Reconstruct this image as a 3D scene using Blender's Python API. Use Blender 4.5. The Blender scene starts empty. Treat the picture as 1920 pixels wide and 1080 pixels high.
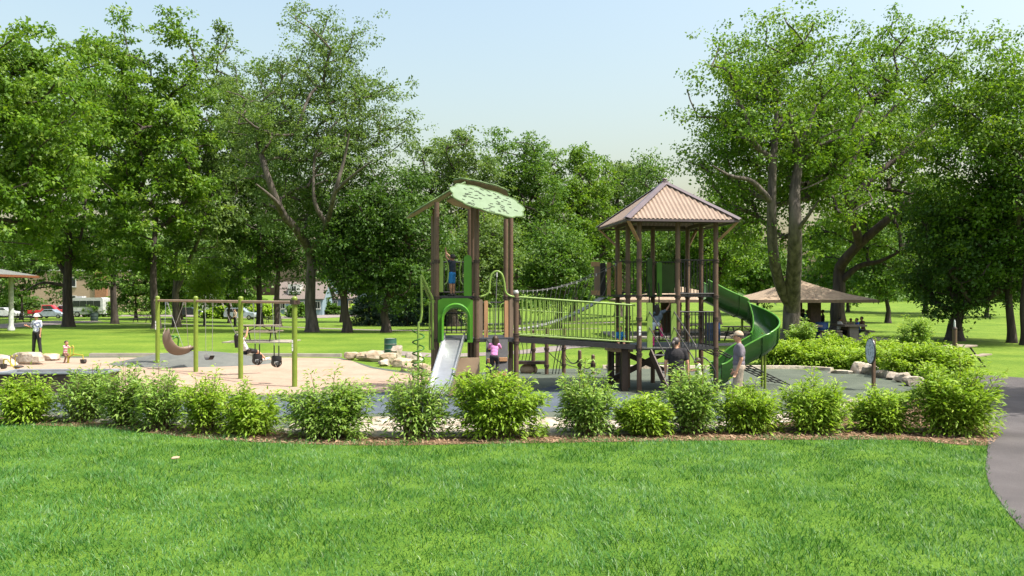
import bpy, bmesh, math, random
import numpy as np
from mathutils import Vector, Matrix

# ------------------------------------------------------------------ camera, sky, sun, exposure
SC = bpy.context.scene
COL = SC.collection
F, CH, HY = 1500.0, 2.6, 552.0          # focal length in photo pixels, eye height in metres, horizon row
cam_d = bpy.data.cameras.new('camera')
cam_d.sensor_width = 36.0
cam_d.lens = 36.0 * F / 1920.0
cam_d.shift_y = (HY - 540.0) / 1920.0
cam_d.clip_end = 3000.0
cam = bpy.data.objects.new('camera', cam_d)
cam.location = (0, 0, CH)
cam.rotation_euler = (math.radians(90), 0, 0)
COL.objects.link(cam)
SC.camera = cam

SUN_EL = math.radians(60)
SUN_AZ = math.atan2(0.93, -0.36)         # from +Y towards +X
SUN_DIR = Vector((math.sin(SUN_AZ) * math.cos(SUN_EL), math.cos(SUN_AZ) * math.cos(SUN_EL), math.sin(SUN_EL)))
world = bpy.data.worlds.new('World')
SC.world = world
world.use_nodes = True
wn = world.node_tree
bg = wn.nodes['Background']
sky = wn.nodes.new('ShaderNodeTexSky')
sky.sky_type = 'NISHITA'
sky.sun_disc = False
sky.sun_elevation = SUN_EL
sky.sun_rotation = SUN_AZ
sky.altitude = 0
sky.air_density = 1.9
sky.dust_density = 5.4
sky.ozone_density = 1.0
wn.links.new(sky.outputs[0], bg.inputs[0])
bg.inputs[1].default_value = 0.14
sun_d = bpy.data.lights.new('sun', 'SUN')
sun_d.energy = 4.6
sun_d.angle = math.radians(0.53)
sun_d.color = (1.0, 0.95, 0.87)
sun = bpy.data.objects.new('sun', sun_d)
sun.location = (30, -10, 60)
sun.rotation_euler = SUN_DIR.to_track_quat('Z', 'Y').to_euler()
COL.objects.link(sun)
SC.view_settings.view_transform = 'Standard'
SC.view_settings.look = 'None'
SC.view_settings.exposure = 0.9
SC.view_settings.gamma = 1.0
SC.view_settings.use_curve_mapping = False
SC.render.engine = 'CYCLES'
SC.cycles.max_bounces = 6
SC.cycles.transmission_bounces = 4
SC.cycles.transparent_max_bounces = 4
SC.cycles.sample_clamp_indirect = 6

# ------------------------------------------------------------------ geometry helpers
def V(*a): return np.array(a, dtype=float)
def nrm(v):
    v = np.asarray(v, float); n = np.linalg.norm(v); return v / n if n > 1e-9 else V(0, 0, 1)
def sst(a, b, x):
    t = np.clip((x - a) / (b - a), 0, 1); return t * t * (3 - 2 * t)
def gz(x, y):
    """height of the lawn: level round the playground, falling to the street, rising to the right"""
    s = sst(46, 118, y)
    left = -1.25 + 0.55 * sst(-30, -55, x)
    w = sst(-4, 24, x)
    return s * (left * (1 - w) + 0.9 * w * sst(55, 140, y)) + 2.5 * sst(150, 320, y) * w
def gd(px, D):
    x = (px - 960) * D / F
    return V(x, D, float(gz(x, D)))
def gnd(px, py):
    D = CH * F / (py - HY)
    for _ in range(12):
        x = (px - 960) * D / F
        D = (CH - float(gz(x, D))) * F / (py - HY)
    return gd(px, D)
def at(px, py, D): return V((px - 960) * D / F, D, CH - (py - HY) * D / F)
def rotz(a):
    c, s = math.cos(a), math.sin(a); return np.array([[c, -s, 0], [s, c, 0], [0, 0, 1.0]])
def frame(d, up=(0, 0, 1)):
    d = nrm(d); up = np.asarray(up, float)
    if abs(d @ nrm(up)) > 0.98: up = V(0, 1, 0) if abs(d[1]) < 0.9 else V(1, 0, 0)
    x = nrm(np.cross(up, d)); y = np.cross(d, x); return x, y, d

class MB:
    """collects shapes and links them as one mesh object"""
    def __init__(s): s.v = []; s.f = []; s.m = []; s.n = 0
    def add(s, vs, fs, m=0):
        vs = np.asarray(vs, float); s.v.append(vs)
        for f in fs: s.f.append(tuple(i + s.n for i in f)); s.m.append(m)
        s.n += len(vs); return s
    def box(s, c, size, R=None, m=0):
        h = np.asarray(size, float) / 2
        p = np.array([[x, y, z] for z in (-1, 1) for y in (-1, 1) for x in (-1, 1)]) * h
        if R is not None: p = p @ np.asarray(R).T
        return s.add(p + np.asarray(c, float), [(0, 2, 3, 1), (4, 5, 7, 6), (0, 1, 5, 4), (2, 6, 7, 3), (0, 4, 6, 2), (1, 3, 7, 5)], m)
    def beam(s, p0, p1, w, h, up=(0, 0, 1), m=0):
        p0 = np.asarray(p0, float); p1 = np.asarray(p1, float)
        x, y, d = frame(p1 - p0, up)
        return s.box((p0 + p1) / 2, (w, h, np.linalg.norm(p1 - p0)), np.column_stack([x, y, d]), m)
    def tube(s, pts, r, n=8, m=0, caps=True, closed=False):
        P = np.asarray(pts, float); k = len(P)
        rr = np.full(k, r) if np.isscalar(r) else np.asarray(r, float)
        T = np.zeros_like(P)
        if closed: T = np.roll(P, -1, 0) - np.roll(P, 1, 0)
        else:
            T[1:-1] = P[2:] - P[:-2]; T[0] = P[1] - P[0]; T[-1] = P[-1] - P[-2]
        x, y, _ = frame(T[0])
        vs = []
        ang = np.linspace(0, 2 * math.pi, n, endpoint=False)
        for i in range(k):
            t = nrm(T[i]); x = x - t * (x @ t)
            x = nrm(x) if np.linalg.norm(x) > 1e-6 else frame(t)[0]
            y = np.cross(t, x)
            vs.append(P[i] + rr[i] * (np.outer(np.cos(ang), x) + np.outer(np.sin(ang), y)))
        fs = []
        for i in range(k if closed else k - 1):
            a, b = i * n, ((i + 1) % k) * n
            for j in range(n): fs.append((a + j, a + (j + 1) % n, b + (j + 1) % n, b + j))
        if caps and not closed:
            fs.append(tuple(range(n - 1, -1, -1))); fs.append(tuple((k - 1) * n + j for j in range(n)))
        return s.add(np.vstack(vs), fs, m)
    def cyl(s, p0, p1, r, n=12, m=0, r1=None): return s.tube([p0, p1], [r, r if r1 is None else r1], n, m)
    def sph(s, c, r, n=12, k=8, R=None, m=0):
        r = np.full(3, r) if np.isscalar(r) else np.asarray(r, float)
        vs = [[0, 0, -1]]
        for i in range(1, k):
            a = -math.pi / 2 + math.pi * i / k
            for j in range(n):
                b = 2 * math.pi * j / n; vs.append([math.cos(a) * math.cos(b), math.cos(a) * math.sin(b), math.sin(a)])
        vs.append([0, 0, 1])
        fs = [(0, 1 + (j + 1) % n, 1 + j) for j in range(n)]
        for i in range(k - 2):
            a, b = 1 + i * n, 1 + (i + 1) * n
            for j in range(n): fs.append((a + j, a + (j + 1) % n, b + (j + 1) % n, b + j))
        t = 1 + (k - 2) * n
        fs += [(t + j, t + (j + 1) % n, len(vs) - 1) for j in range(n)]
        p = np.array(vs) * r
        if R is not None: p = p @ np.asarray(R).T
        return s.add(p + np.asarray(c, float), fs, m)
    def lathe(s, prof, c, n=20, m=0, sx=1.0, sy=1.0):
        c = np.asarray(c, float); vs = []; k = len(prof)
        for r, z in prof:
            for j in range(n):
                b = 2 * math.pi * j / n; vs.append([r * sx * math.cos(b), r * sy * math.sin(b), z])
        fs = [(i * n + j, i * n + (j + 1) % n, (i + 1) * n + (j + 1) % n, (i + 1) * n + j) for i in range(k - 1) for j in range(n)]
        fs.append(tuple(range(n - 1, -1, -1))); fs.append(tuple((k - 1) * n + j for j in range(n)))
        return s.add(np.array(vs) + c, fs, m)
    def prism(s, poly, o, ax, ay, az, t, m=0):
        """outline poly (a,b) in the plane o + a*ax + b*ay, thickened by t along az (centred)"""
        o, ax, ay, az = (np.asarray(q, float) for q in (o, ax, ay, az)); k = len(poly)
        P = np.array([o + a * ax + b * ay for a, b in poly])
        vs = np.vstack([P - az * t / 2, P + az * t / 2])
        fs = [tuple(range(k - 1, -1, -1)), tuple(range(k, 2 * k))] + [(i, (i + 1) % k, k + (i + 1) % k, k + i) for i in range(k)]
        return s.add(vs, fs, m)
    def ring_prism(s, outer, inner, o, ax, ay, az, t, m=0):
        """panel between two outlines with the same number of points"""
        o, ax, ay, az = (np.asarray(q, float) for q in (o, ax, ay, az)); k = len(outer)
        def P(l, sg): return np.array([o + a * ax + b * ay + az * sg * t / 2 for a, b in l])
        vs = np.vstack([P(outer, -1), P(inner, -1), P(outer, 1), P(inner, 1)]); fs = []
        for i in range(k):
            j = (i + 1) % k
            fs += [(i, k + i, k + j, j), (2 * k + i, 2 * k + j, 3 * k + j, 3 * k + i), (i, j, 2 * k + j, 2 * k + i), (k + i, 3 * k + i, 3 * k + j, k + j)]
        return s.add(vs, fs, m)
    def mesh(s, name, off=(0, 0, 0), smooth=None):
        vs = np.vstack(s.v) - np.asarray(off, float)
        me = bpy.data.meshes.new(name)
        me.from_pydata(vs.tolist(), [], s.f)
        me.polygons.foreach_set('material_index', s.m)
        if smooth:
            me.polygons.foreach_set('use_smooth', [True] * len(s.f))
            me.set_sharp_from_angle(angle=math.radians(smooth))
        return me
    def build(s, name, mats, parent=None, smooth=None, loc=None, fixn=False):
        off = ORG.get(parent.name, V(0, 0, 0)) if parent else (V(0, 0, 0) if loc is None else np.asarray(loc, float))
        me = s.mesh(name, off, smooth)
        if fixn:
            bm = bmesh.new(); bm.from_mesh(me); bmesh.ops.recalc_face_normals(bm, faces=bm.faces); bm.to_mesh(me); bm.free()
        o = link(name, me, mats, parent)
        if parent is None: o.location = off
        ORG[o.name] = off
        return o

ORG = {}
def link(name, me, mats, parent=None):
    o = bpy.data.objects.new(name, me); COL.objects.link(o)
    if me is not None and not me.materials:
        for q in (mats if isinstance(mats, (list, tuple)) else [mats]): me.materials.append(M[q] if isinstance(q, str) else q)
    if parent: o.parent = parent; ORG[o.name] = ORG.get(parent.name, V(0, 0, 0))
    return o
def rep(name, me, mats, parent, loc, rot=0.0, scale=None):
    """one more piece that shares its mesh; loc in world coordinates"""
    o = link(name, me, mats, parent)
    o.location = np.asarray(loc, float) - (ORG.get(parent.name, V(0, 0, 0)) if parent else 0)
    o.rotation_euler = (0, 0, rot)
    if scale is not None: o.scale = scale
    ORG[o.name] = np.asarray(loc, float)
    return o
def tag(o, label=None, cat=None, group=None, kind=None):
    if label: o['label'] = label
    if cat: o['category'] = cat
    if group: o['group'] = group
    if kind: o['kind'] = kind
    return o
def thing(name, label, cat, loc, group=None):
    o = bpy.data.objects.new(name, None); COL.objects.link(o)
    o.empty_display_size = 0.2
    o.location = loc; ORG[o.name] = np.asarray(loc, float)
    return tag(o, label, cat, group)
def copy_tree(o, loc=None, rz=None, parent=None, label=None):
    c = o.copy(); COL.objects.link(c)
    if parent is not None: c.parent = parent
    if loc is not None: c.location = loc
    if rz is not None: c.rotation_euler = (0, 0, rz)
    if label: c['label'] = label
    for ch in o.children: copy_tree(ch, parent=c)
    return c
def fast_mesh(name, verts, nper, nface, tint=None, quads=None):
    """nface faces, each with nper own vertices (or given by quads)"""
    me = bpy.data.meshes.new(name)
    verts = np.ascontiguousarray(verts, dtype=np.float32)
    me.vertices.add(len(verts)); me.vertices.foreach_set('co', verts.ravel())
    idx = np.arange(nface * nper, dtype=np.int32) if quads is None else np.ascontiguousarray(quads, dtype=np.int32).ravel()
    me.loops.add(len(idx)); me.loops.foreach_set('vertex_index', idx)
    me.polygons.add(nface)
    me.polygons.foreach_set('loop_start', np.arange(0, nface * nper, nper, dtype=np.int32))
    me.polygons.foreach_set('loop_total', np.full(nface, nper, dtype=np.int32))
    if tint is not None:
        a = me.attributes.new('tint', 'FLOAT', 'FACE'); a.data.foreach_set('value', np.ascontiguousarray(tint, dtype=np.float32))
    me.update(calc_edges=True)
    return me

# ------------------------------------------------------------------ materials
M = {}
def node_mat(name):
    m = bpy.data.materials.new(name); m.use_nodes = True; M[name] = m
    nt = m.node_tree; return m, nt, nt.nodes['Principled BSDF']
def mat(name, c, c2=None, rough=0.6, scale=6.0, bump=0.0, bscale=None, metal=0.0, spec=0.4, detail=6.0, stretch=None, lo=0.35, hi=0.65, coat=0.0):
    m, nt, b = node_mat(name)
    N, L = nt.nodes, nt.links
    b.inputs['Roughness'].default_value = rough; b.inputs['Metallic'].default_value = metal
    b.inputs['Specular IOR Level'].default_value = spec
    if coat: b.inputs['Coat Weight'].default_value = coat
    if c2 is None: c2 = tuple(min(1, q * 0.72) for q in c)
    tc = N.new('ShaderNodeTexCoord'); mp = N.new('ShaderNodeMapping')
    L.new(tc.outputs['Object'], mp.inputs[0])
    if stretch: mp.inputs['Scale'].default_value = stretch
    nz = N.new('ShaderNodeTexNoise'); nz.inputs['Scale'].default_value = scale; nz.inputs['Detail'].default_value = detail
    L.new(mp.outputs[0], nz.inputs['Vector'])
    cr = N.new('ShaderNodeValToRGB'); cr.color_ramp.elements[0].position = lo; cr.color_ramp.elements[1].position = hi
    cr.color_ramp.elements[0].color = (*c2, 1); cr.color_ramp.elements[1].color = (*c, 1)
    L.new(nz.outputs['Fac'], cr.inputs[0]); L.new(cr.outputs[0], b.inputs['Base Color'])
    if bump:
        n2 = N.new('ShaderNodeTexNoise'); n2.inputs['Scale'].default_value = bscale or scale * 3; n2.inputs['Detail'].default_value = 8
        L.new(mp.outputs[0], n2.inputs['Vector'])
        bp = N.new('ShaderNodeBump'); bp.inputs['Strength'].default_value = bump; bp.inputs['Distance'].default_value = 0.05
        L.new(n2.outputs['Fac'], bp.inputs['Height']); L.new(bp.outputs[0], b.inputs['Normal'])
    return m
def leaf_mat(name, stops, trans=0.4, rough=0.5, through=(1.0, 1.0, 0.45)):
    """leaf colour comes from each leaf's own random tint; light passes through the blade"""
    m, nt, b = node_mat(name); N, L = nt.nodes, nt.links
    at_ = N.new('ShaderNodeAttribute'); at_.attribute_name = 'tint'
    cr = N.new('ShaderNodeValToRGB'); e = cr.color_ramp.elements
    for i, (p, c) in enumerate(stops):
        q = e[i] if i < 2 else e.new(p)
        q.position = p; q.color = (*c, 1)
    L.new(at_.outputs['Fac'], cr.inputs[0]); L.new(cr.outputs[0], b.inputs['Base Color'])
    b.inputs['Roughness'].default_value = rough; b.inputs['Specular IOR Level'].default_value = 0.35
    tr = N.new('ShaderNodeBsdfTranslucent')
    mx = N.new('ShaderNodeMix'); mx.data_type = 'RGBA'; mx.blend_type = 'MULTIPLY'; mx.inputs[0].default_value = 1.0
    L.new(cr.outputs[0], mx.inputs[6]); mx.inputs[7].default_value = (*through, 1)
    L.new(mx.outputs[2], tr.inputs[0])
    ms = N.new('ShaderNodeMixShader'); ms.inputs[0].default_value = trans
    L.new(b.outputs[0], ms.inputs[1]); L.new(tr.outputs[0], ms.inputs[2])
    L.new(ms.outputs[0], N['Material Output'].inputs['Surface'])
    return m

leaf_mat('leaf_bright', [(0, (0.055, 0.14, 0.012)), (0.5, (0.125, 0.24, 0.022)), (1, (0.25, 0.345, 0.045))], 0.46)
leaf_mat('leaf_mid', [(0, (0.045, 0.12, 0.018)), (0.5, (0.1, 0.2, 0.03)), (1, (0.19, 0.29, 0.05))], 0.45)
leaf_mat('leaf_grey', [(0, (0.07, 0.14, 0.034)), (0.5, (0.13, 0.215, 0.055)), (1, (0.21, 0.295, 0.085))], 0.48)
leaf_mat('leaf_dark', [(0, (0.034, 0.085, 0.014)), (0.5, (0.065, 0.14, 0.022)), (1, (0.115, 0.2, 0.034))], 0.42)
leaf_mat('leaf_lime', [(0, (0.15, 0.28, 0.02)), (0.5, (0.25, 0.40, 0.035)), (1, (0.38, 0.48, 0.09))], 0.45)
leaf_mat('leaf_shrub', [(0, (0.13, 0.25, 0.04)), (0.5, (0.22, 0.36, 0.065)), (1, (0.38, 0.48, 0.15))], 0.42)
leaf_mat('leaf_spruce', [(0, (0.014, 0.04, 0.022)), (0.5, (0.025, 0.065, 0.034)), (1, (0.05, 0.1, 0.05))], 0.1)
leaf_mat('blade', [(0, (0.022, 0.09, 0.010)), (0.4, (0.042, 0.15, 0.018)), (0.72, (0.085, 0.215, 0.052)), (1, (0.22, 0.32, 0.15))], 0.3, 0.5, (0.88, 1.0, 0.5))
mat('bark_dark', (0.07, 0.055, 0.045), (0.03, 0.024, 0.02), 0.9, 5, 0.9, 14, stretch=(1, 1, 0.18))
mat('bark_grey', (0.125, 0.105, 0.088), (0.04, 0.034, 0.029), 0.9, 5, 1.0, 14, stretch=(1, 1, 0.16))
mat('twig', (0.16, 0.12, 0.07), None, 0.85)
mat('sand', (0.325, 0.242, 0.185), (0.28, 0.20, 0.148), 0.95, 0.9, 1.0, 4.0, spec=0.1, lo=0.3, hi=0.6)
mat('rubber_green', (0.095, 0.112, 0.086), (0.068, 0.082, 0.064), 0.9, 0.9, 0.25, 120, spec=0.15)
mat('rubber_blue', (0.085, 0.105, 0.13), (0.062, 0.078, 0.10), 0.9, 1.1, 0.25, 120, spec=0.15)
mat('rubber_grey', (0.125, 0.132, 0.122), (0.10, 0.107, 0.10), 0.9, 3.0, 0.25, 120, spec=0.15)
mat('mulch', (0.27, 0.17, 0.105), (0.13, 0.075, 0.045), 0.95, 28, 1.0, 60, spec=0.1)
mat('chip', (0.33, 0.22, 0.14), (0.16, 0.10, 0.06), 0.95, 3)
mat('asphalt', (0.115, 0.105, 0.106), (0.074, 0.068, 0.069), 0.92, 0.8, 0.6, 90, spec=0.2)
mat('concrete', (0.29, 0.26, 0.22), (0.22, 0.20, 0.17), 0.9, 2.2, 0.3, 60, spec=0.2)
mat('path_pale', (0.22, 0.19, 0.175), (0.175, 0.15, 0.14), 0.92, 1.0, 0.3, 60, spec=0.2)
mat('limestone', (0.40, 0.33, 0.25), (0.25, 0.175, 0.10), 0.9, 2.6, 0.9, 7, spec=0.2, lo=0.3, hi=0.55)
mat('limestone_pale', (0.44, 0.395, 0.33), (0.25, 0.205, 0.155), 0.9, 2.6, 0.9, 7, spec=0.2)
mat('post_brown', (0.118, 0.074, 0.052), (0.095, 0.06, 0.042), 0.42, 9, spec=0.4)
mat('brown_dark', (0.055, 0.036, 0.028), (0.04, 0.026, 0.02), 0.5, 8)
mat('plank_tan', (0.38, 0.21, 0.105), (0.29, 0.16, 0.08), 0.6, 4, stretch=(4, 4, 0.5))
mat('plank_brown', (0.19, 0.135, 0.096), (0.15, 0.105, 0.075), 0.6, 4, stretch=(4, 4, 0.5))
mat('panel_tan', (0.36, 0.26, 0.17), (0.31, 0.22, 0.145), 0.55, 5)
mat('apple', (0.185, 0.285, 0.06), (0.16, 0.25, 0.05), 0.38, 7)
mat('olive_post', (0.16, 0.225, 0.03), (0.14, 0.195, 0.026), 0.4, 7)
mat('kelly', (0.062, 0.215, 0.016), (0.052, 0.19, 0.013), 0.3, 5, spec=0.5)
mat('slide_green', (0.02, 0.075, 0.014), (0.016, 0.06, 0.011), 0.24, 4, spec=0.5)
mat('coil_green', (0.05, 0.16, 0.02), None, 0.35, 8)
mat('leaf_panel', (0.135, 0.20, 0.115), (0.11, 0.168, 0.088), 0.5, 5)
mat('leaf_panel_edge', (0.12, 0.19, 0.07), None, 0.5, 5)
mat('leaf_panel_under', (0.30, 0.21, 0.13), None, 0.6, 5)
mat('slot_dark', (0.02, 0.035, 0.015), None, 0.8)
mat('steel', (0.62, 0.64, 0.66), (0.54, 0.56, 0.58), 0.34, 4, metal=0.85, spec=0.5, stretch=(1, 1, 4))
mat('galv', (0.42, 0.42, 0.42), (0.33, 0.33, 0.33), 0.4, 8, metal=0.7)
mat('pipe_grey', (0.085, 0.08, 0.078), None, 0.35, 8, metal=0.3)
mat('black_coat', (0.018, 0.018, 0.02), (0.012, 0.012, 0.013), 0.5, 9)
mat('deck_black', (0.035, 0.036, 0.04), (0.022, 0.023, 0.026), 0.55, 12)
mat('roof_tan', (0.25, 0.185, 0.14), (0.222, 0.163, 0.122), 0.45, 3)
mat('roof_trim', (0.115, 0.09, 0.098), (0.098, 0.076, 0.083), 0.4, 4)
mat('brace_wood', (0.36, 0.22, 0.11), None, 0.6, 6)
mat('rope', (0.10, 0.10, 0.095), None, 0.8, 20)
mat('clamp_white', (0.42, 0.42, 0.41), None, 0.5)
mat('tread', (0.33, 0.33, 0.33), None, 0.7, 9)
mat('swing_beam', (0.27, 0.185, 0.13), (0.23, 0.155, 0.11), 0.5, 4)
mat('shell_tan', (0.17, 0.125, 0.092), (0.15, 0.11, 0.08), 0.5, 4)
mat('white_sticker', (0.75, 0.75, 0.75), (0.70, 0.70, 0.70), 0.5)
mat('yellow_metal', (0.42, 0.36, 0.05), (0.34, 0.29, 0.04), 0.45, 8)
mat('table_rim', (0.22, 0.25, 0.28), None, 0.6, 6)
mat('table_side', (0.055, 0.036, 0.03), None, 0.6, 6)
mat('drum_green', (0.03, 0.095, 0.075), (0.022, 0.072, 0.058), 0.4, 5)
mat('drum_blue', (0.014, 0.06, 0.20), (0.012, 0.05, 0.17), 0.4, 5)
mat('can_dark', (0.03, 0.055, 0.045), None, 0.55)
mat('wood_grey', (0.27, 0.225, 0.18), (0.19, 0.155, 0.125), 0.8, 4, stretch=(0.6, 6, 6))
mat('wood_dark', (0.06, 0.052, 0.045), (0.04, 0.034, 0.03), 0.7, 6)
mat('shingle', (0.34, 0.26, 0.18), (0.24, 0.175, 0.12), 0.9, 4, 0.5, 30)
mat('shingle_grey', (0.15, 0.16, 0.15), (0.11, 0.12, 0.115), 0.9, 4, 0.5, 30)
mat('fascia_red', (0.22, 0.085, 0.045), None, 0.6)
mat('fascia_tan', (0.19, 0.135, 0.095), None, 0.7)
mat('column_grey', (0.50, 0.53, 0.52), None, 0.5)
mat('pillar_brown', (0.10, 0.07, 0.055), (0.07, 0.05, 0.04), 0.8, 8)
mat('house_blue', (0.17, 0.24, 0.31), (0.14, 0.20, 0.26), 0.7, 6)
mat('house_teal', (0.21, 0.29, 0.34), None, 0.7, 6)
mat('house_white', (0.46, 0.46, 0.45), None, 0.6, 6)
mat('house_tan', (0.34, 0.25, 0.185), (0.29, 0.21, 0.155), 0.85, 5)
mat('house_brick', (0.30, 0.15, 0.085), None, 0.85, 5)
mat('cream_trim', (0.70, 0.58, 0.36), None, 0.6)
mat('roof_house', (0.165, 0.135, 0.12), (0.12, 0.098, 0.086), 0.85, 6)
mat('glass_dark', (0.025, 0.03, 0.035), None, 0.12, 3, spec=0.6)
mat('car_red', (0.42, 0.018, 0.02), None, 0.25, 3, coat=0.6)
mat('car_white', (0.48, 0.49, 0.50), None, 0.3, 3, coat=0.5)
mat('car_silver', (0.36, 0.42, 0.48), None, 0.28, 3, metal=0.4, coat=0.5)
mat('car_black', (0.02, 0.022, 0.028), None, 0.25, 3, coat=0.5)
mat('car_blue', (0.10, 0.14, 0.22), None, 0.28, 3, coat=0.5)
mat('tyre', (0.02, 0.02, 0.02), None, 0.85)
mat('lamp_red', (0.5, 0.02, 0.02), None, 0.3)
mat('lamp_clear', (0.7, 0.7, 0.68), None, 0.2)
mat('skin', (0.52, 0.29, 0.19), (0.47, 0.255, 0.165), 0.55, 8)
mat('skin_tan', (0.42, 0.22, 0.135), None, 0.55, 8)
mat('skin_deep', (0.25, 0.13, 0.08), None, 0.55, 8)
mat('hair_black', (0.012, 0.010, 0.010), (0.02, 0.015, 0.014), 0.45, 30, stretch=(1, 1, 0.15))
mat('hair_brown', (0.05, 0.03, 0.02), None, 0.5, 30, stretch=(1, 1, 0.15))
mat('hair_grey', (0.07, 0.06, 0.06), (0.025, 0.02, 0.02), 0.5, 24)
mat('cloth_black', (0.022, 0.02, 0.024), (0.014, 0.013, 0.016), 0.9, 7, 0.35, 9)
mat('cloth_maroon', (0.03, 0.014, 0.016), None, 0.9, 7, 0.3, 9)
mat('cloth_heather', (0.17, 0.155, 0.185), (0.14, 0.128, 0.155), 0.9, 7, 0.45, 9)
mat('cloth_khaki', (0.33, 0.285, 0.225), (0.28, 0.24, 0.19), 0.9, 7, 0.45, 9)
mat('cap_tan', (0.40, 0.32, 0.235), (0.33, 0.26, 0.19), 0.85, 14)
mat('cloth_slate', (0.11, 0.15, 0.20), (0.09, 0.125, 0.17), 0.9, 8, 0.35, 10)
mat('cloth_paleblue', (0.50, 0.56, 0.68), (0.42, 0.48, 0.62), 0.9, 12, 0.3, 10)
mat('boot_pink', (0.68, 0.03, 0.24), None, 0.4)
mat('cloth_pink', (0.62, 0.24, 0.48), (0.52, 0.18, 0.40), 0.9, 9, 0.35, 12)
mat('cloth_navy', (0.02, 0.03, 0.05), None, 0.9, 9)
mat('cloth_royal', (0.02, 0.19, 0.52), None, 0.9, 9, 0.3, 12)
mat('cloth_white', (0.72, 0.72, 0.72), (0.62, 0.62, 0.62), 0.9, 9)
mat('cloth_lime', (0.50, 0.60, 0.30), (0.62, 0.62, 0.60), 0.9, 16)
mat('cloth_teal', (0.03, 0.22, 0.30), None, 0.9, 9)
mat('cloth_blue', (0.05, 0.12, 0.50), None, 0.9, 9)
mat('cloth_brown', (0.22, 0.12, 0.08), None, 0.9, 9)
mat('cloth_print', (0.66, 0.69, 0.74), (0.13, 0.15, 0.24), 0.9, 13, lo=0.43, hi=0.52)
mat('shoe_white', (0.6, 0.58, 0.55), None, 0.6)
mat('shoe_dark', (0.04, 0.035, 0.03), None, 0.6)
mat('lip', (0.40, 0.13, 0.10), None, 0.5)
mat('sign_edge', (0.02, 0.018, 0.03), None, 0.4)
mat('pallet_bag', (0.42, 0.30, 0.2), None, 0.8)
# striped shirt
def stripes(name, c1, c2, per):
    m, nt, b = node_mat(name); N, L = nt.nodes, nt.links
    tc = N.new('ShaderNodeTexCoord'); w = N.new('ShaderNodeTexWave'); w.wave_type = 'BANDS'; w.bands_direction = 'Z'
    w.inputs['Scale'].default_value = per
    L.new(tc.outputs['Object'], w.inputs['Vector'])
    cr = N.new('ShaderNodeValToRGB'); cr.color_ramp.interpolation = 'CONSTANT'
    cr.color_ramp.elements[0].color = (*c1, 1); cr.color_ramp.elements[1].position = 0.5; cr.color_ramp.elements[1].color = (*c2, 1)
    L.new(w.outputs['Fac'], cr.inputs[0]); L.new(cr.outputs[0], b.inputs['Base Color']); b.inputs['Roughness'].default_value = 0.9
stripes('cloth_stripe', (0.66, 0.56, 0.58), (0.36, 0.05, 0.12), 4.6)
# sign face: pale blue board with a mottled map print
mat('sign_face', (0.52, 0.58, 0.72), (0.20, 0.26, 0.36), 0.3, 16, lo=0.4, hi=0.5)
mat('sign_back', (0.40, 0.55, 0.55), None, 0.35)
# lawn
def lawn_mat():
    m, nt, b = node_mat('lawn'); N, L = nt.nodes, nt.links
    tc = N.new('ShaderNodeTexCoord')
    def noise(sc, det=5):
        n = N.new('ShaderNodeTexNoise'); n.inputs['Scale'].default_value = sc; n.inputs['Detail'].default_value = det
        L.new(tc.outputs['Object'], n.inputs['Vector']); return n
    a, f = noise(0.35), noise(5.0, 9)
    mul = N.new('ShaderNodeMath'); mul.operation = 'MULTIPLY_ADD'; mul.inputs[1].default_value = 0.55; mul.inputs[2].default_value = 0.0
    L.new(a.outputs['Fac'], mul.inputs[0])
    mu2 = N.new('ShaderNodeMath'); mu2.operation = 'MULTIPLY_ADD'; mu2.inputs[1].default_value = 0.45
    L.new(f.outputs['Fac'], mu2.inputs[0]); L.new(mul.outputs[0], mu2.inputs[2])
    cr = N.new('ShaderNodeValToRGB'); e = cr.color_ramp.elements
    e[0].position = 0.33; e[0].color = (0.062, 0.122, 0.012, 1); e[1].position = 0.68; e[1].color = (0.165, 0.225, 0.03, 1)
    q = e.new(0.5); q.color = (0.105, 0.175, 0.018, 1)
    L.new(mu2.outputs[0], cr.inputs[0]); L.new(cr.outputs[0], b.inputs['Base Color'])
    b.inputs['Roughness'].default_value = 0.9; b.inputs['Specular IOR Level'].default_value = 0.15
    g = noise(22, 8); bp = N.new('ShaderNodeBump'); bp.inputs['Strength'].default_value = 0.8; bp.inputs['Distance'].default_value = 0.06
    L.new(g.outputs['Fac'], bp.inputs['Height']); L.new(bp.outputs[0], b.inputs['Normal'])
lawn_mat()
mat('turf', (0.09, 0.17, 0.02), (0.05, 0.115, 0.013), 0.95, 1.6, 0.8, 30, spec=0.1, detail=9)
# ------------------------------------------------------------------ ground, paths, play surfaces
def make_ground():
    xs = np.concatenate([np.linspace(-1500, -260, 8), np.linspace(-240, 240, 121), np.linspace(260, 1500, 8)])
    ys = np.concatenate([np.linspace(-60, 40, 6), np.linspace(44, 340, 75), np.linspace(380, 2400, 10)])
    X, Y = np.meshgrid(xs, ys); Z = gz(X, Y) * (Y < 2000)
    v = np.column_stack([X.ravel(), Y.ravel(), Z.ravel()]); nx = len(xs)
    i, j = np.meshgrid(np.arange(nx - 1), np.arange(len(ys) - 1)); a = (j * nx + i).ravel()
    q = np.column_stack([a, a + 1, a + nx + 1, a + nx])
    me = fast_mesh('lawn_ground', v, 4, len(q), None, q)
    me.polygons.foreach_set('use_smooth', [True] * len(q))
    tag(link('lawn_ground', me, 'lawn'), 'wide green park lawn running back under the trees', kind='structure')
make_ground()

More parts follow.
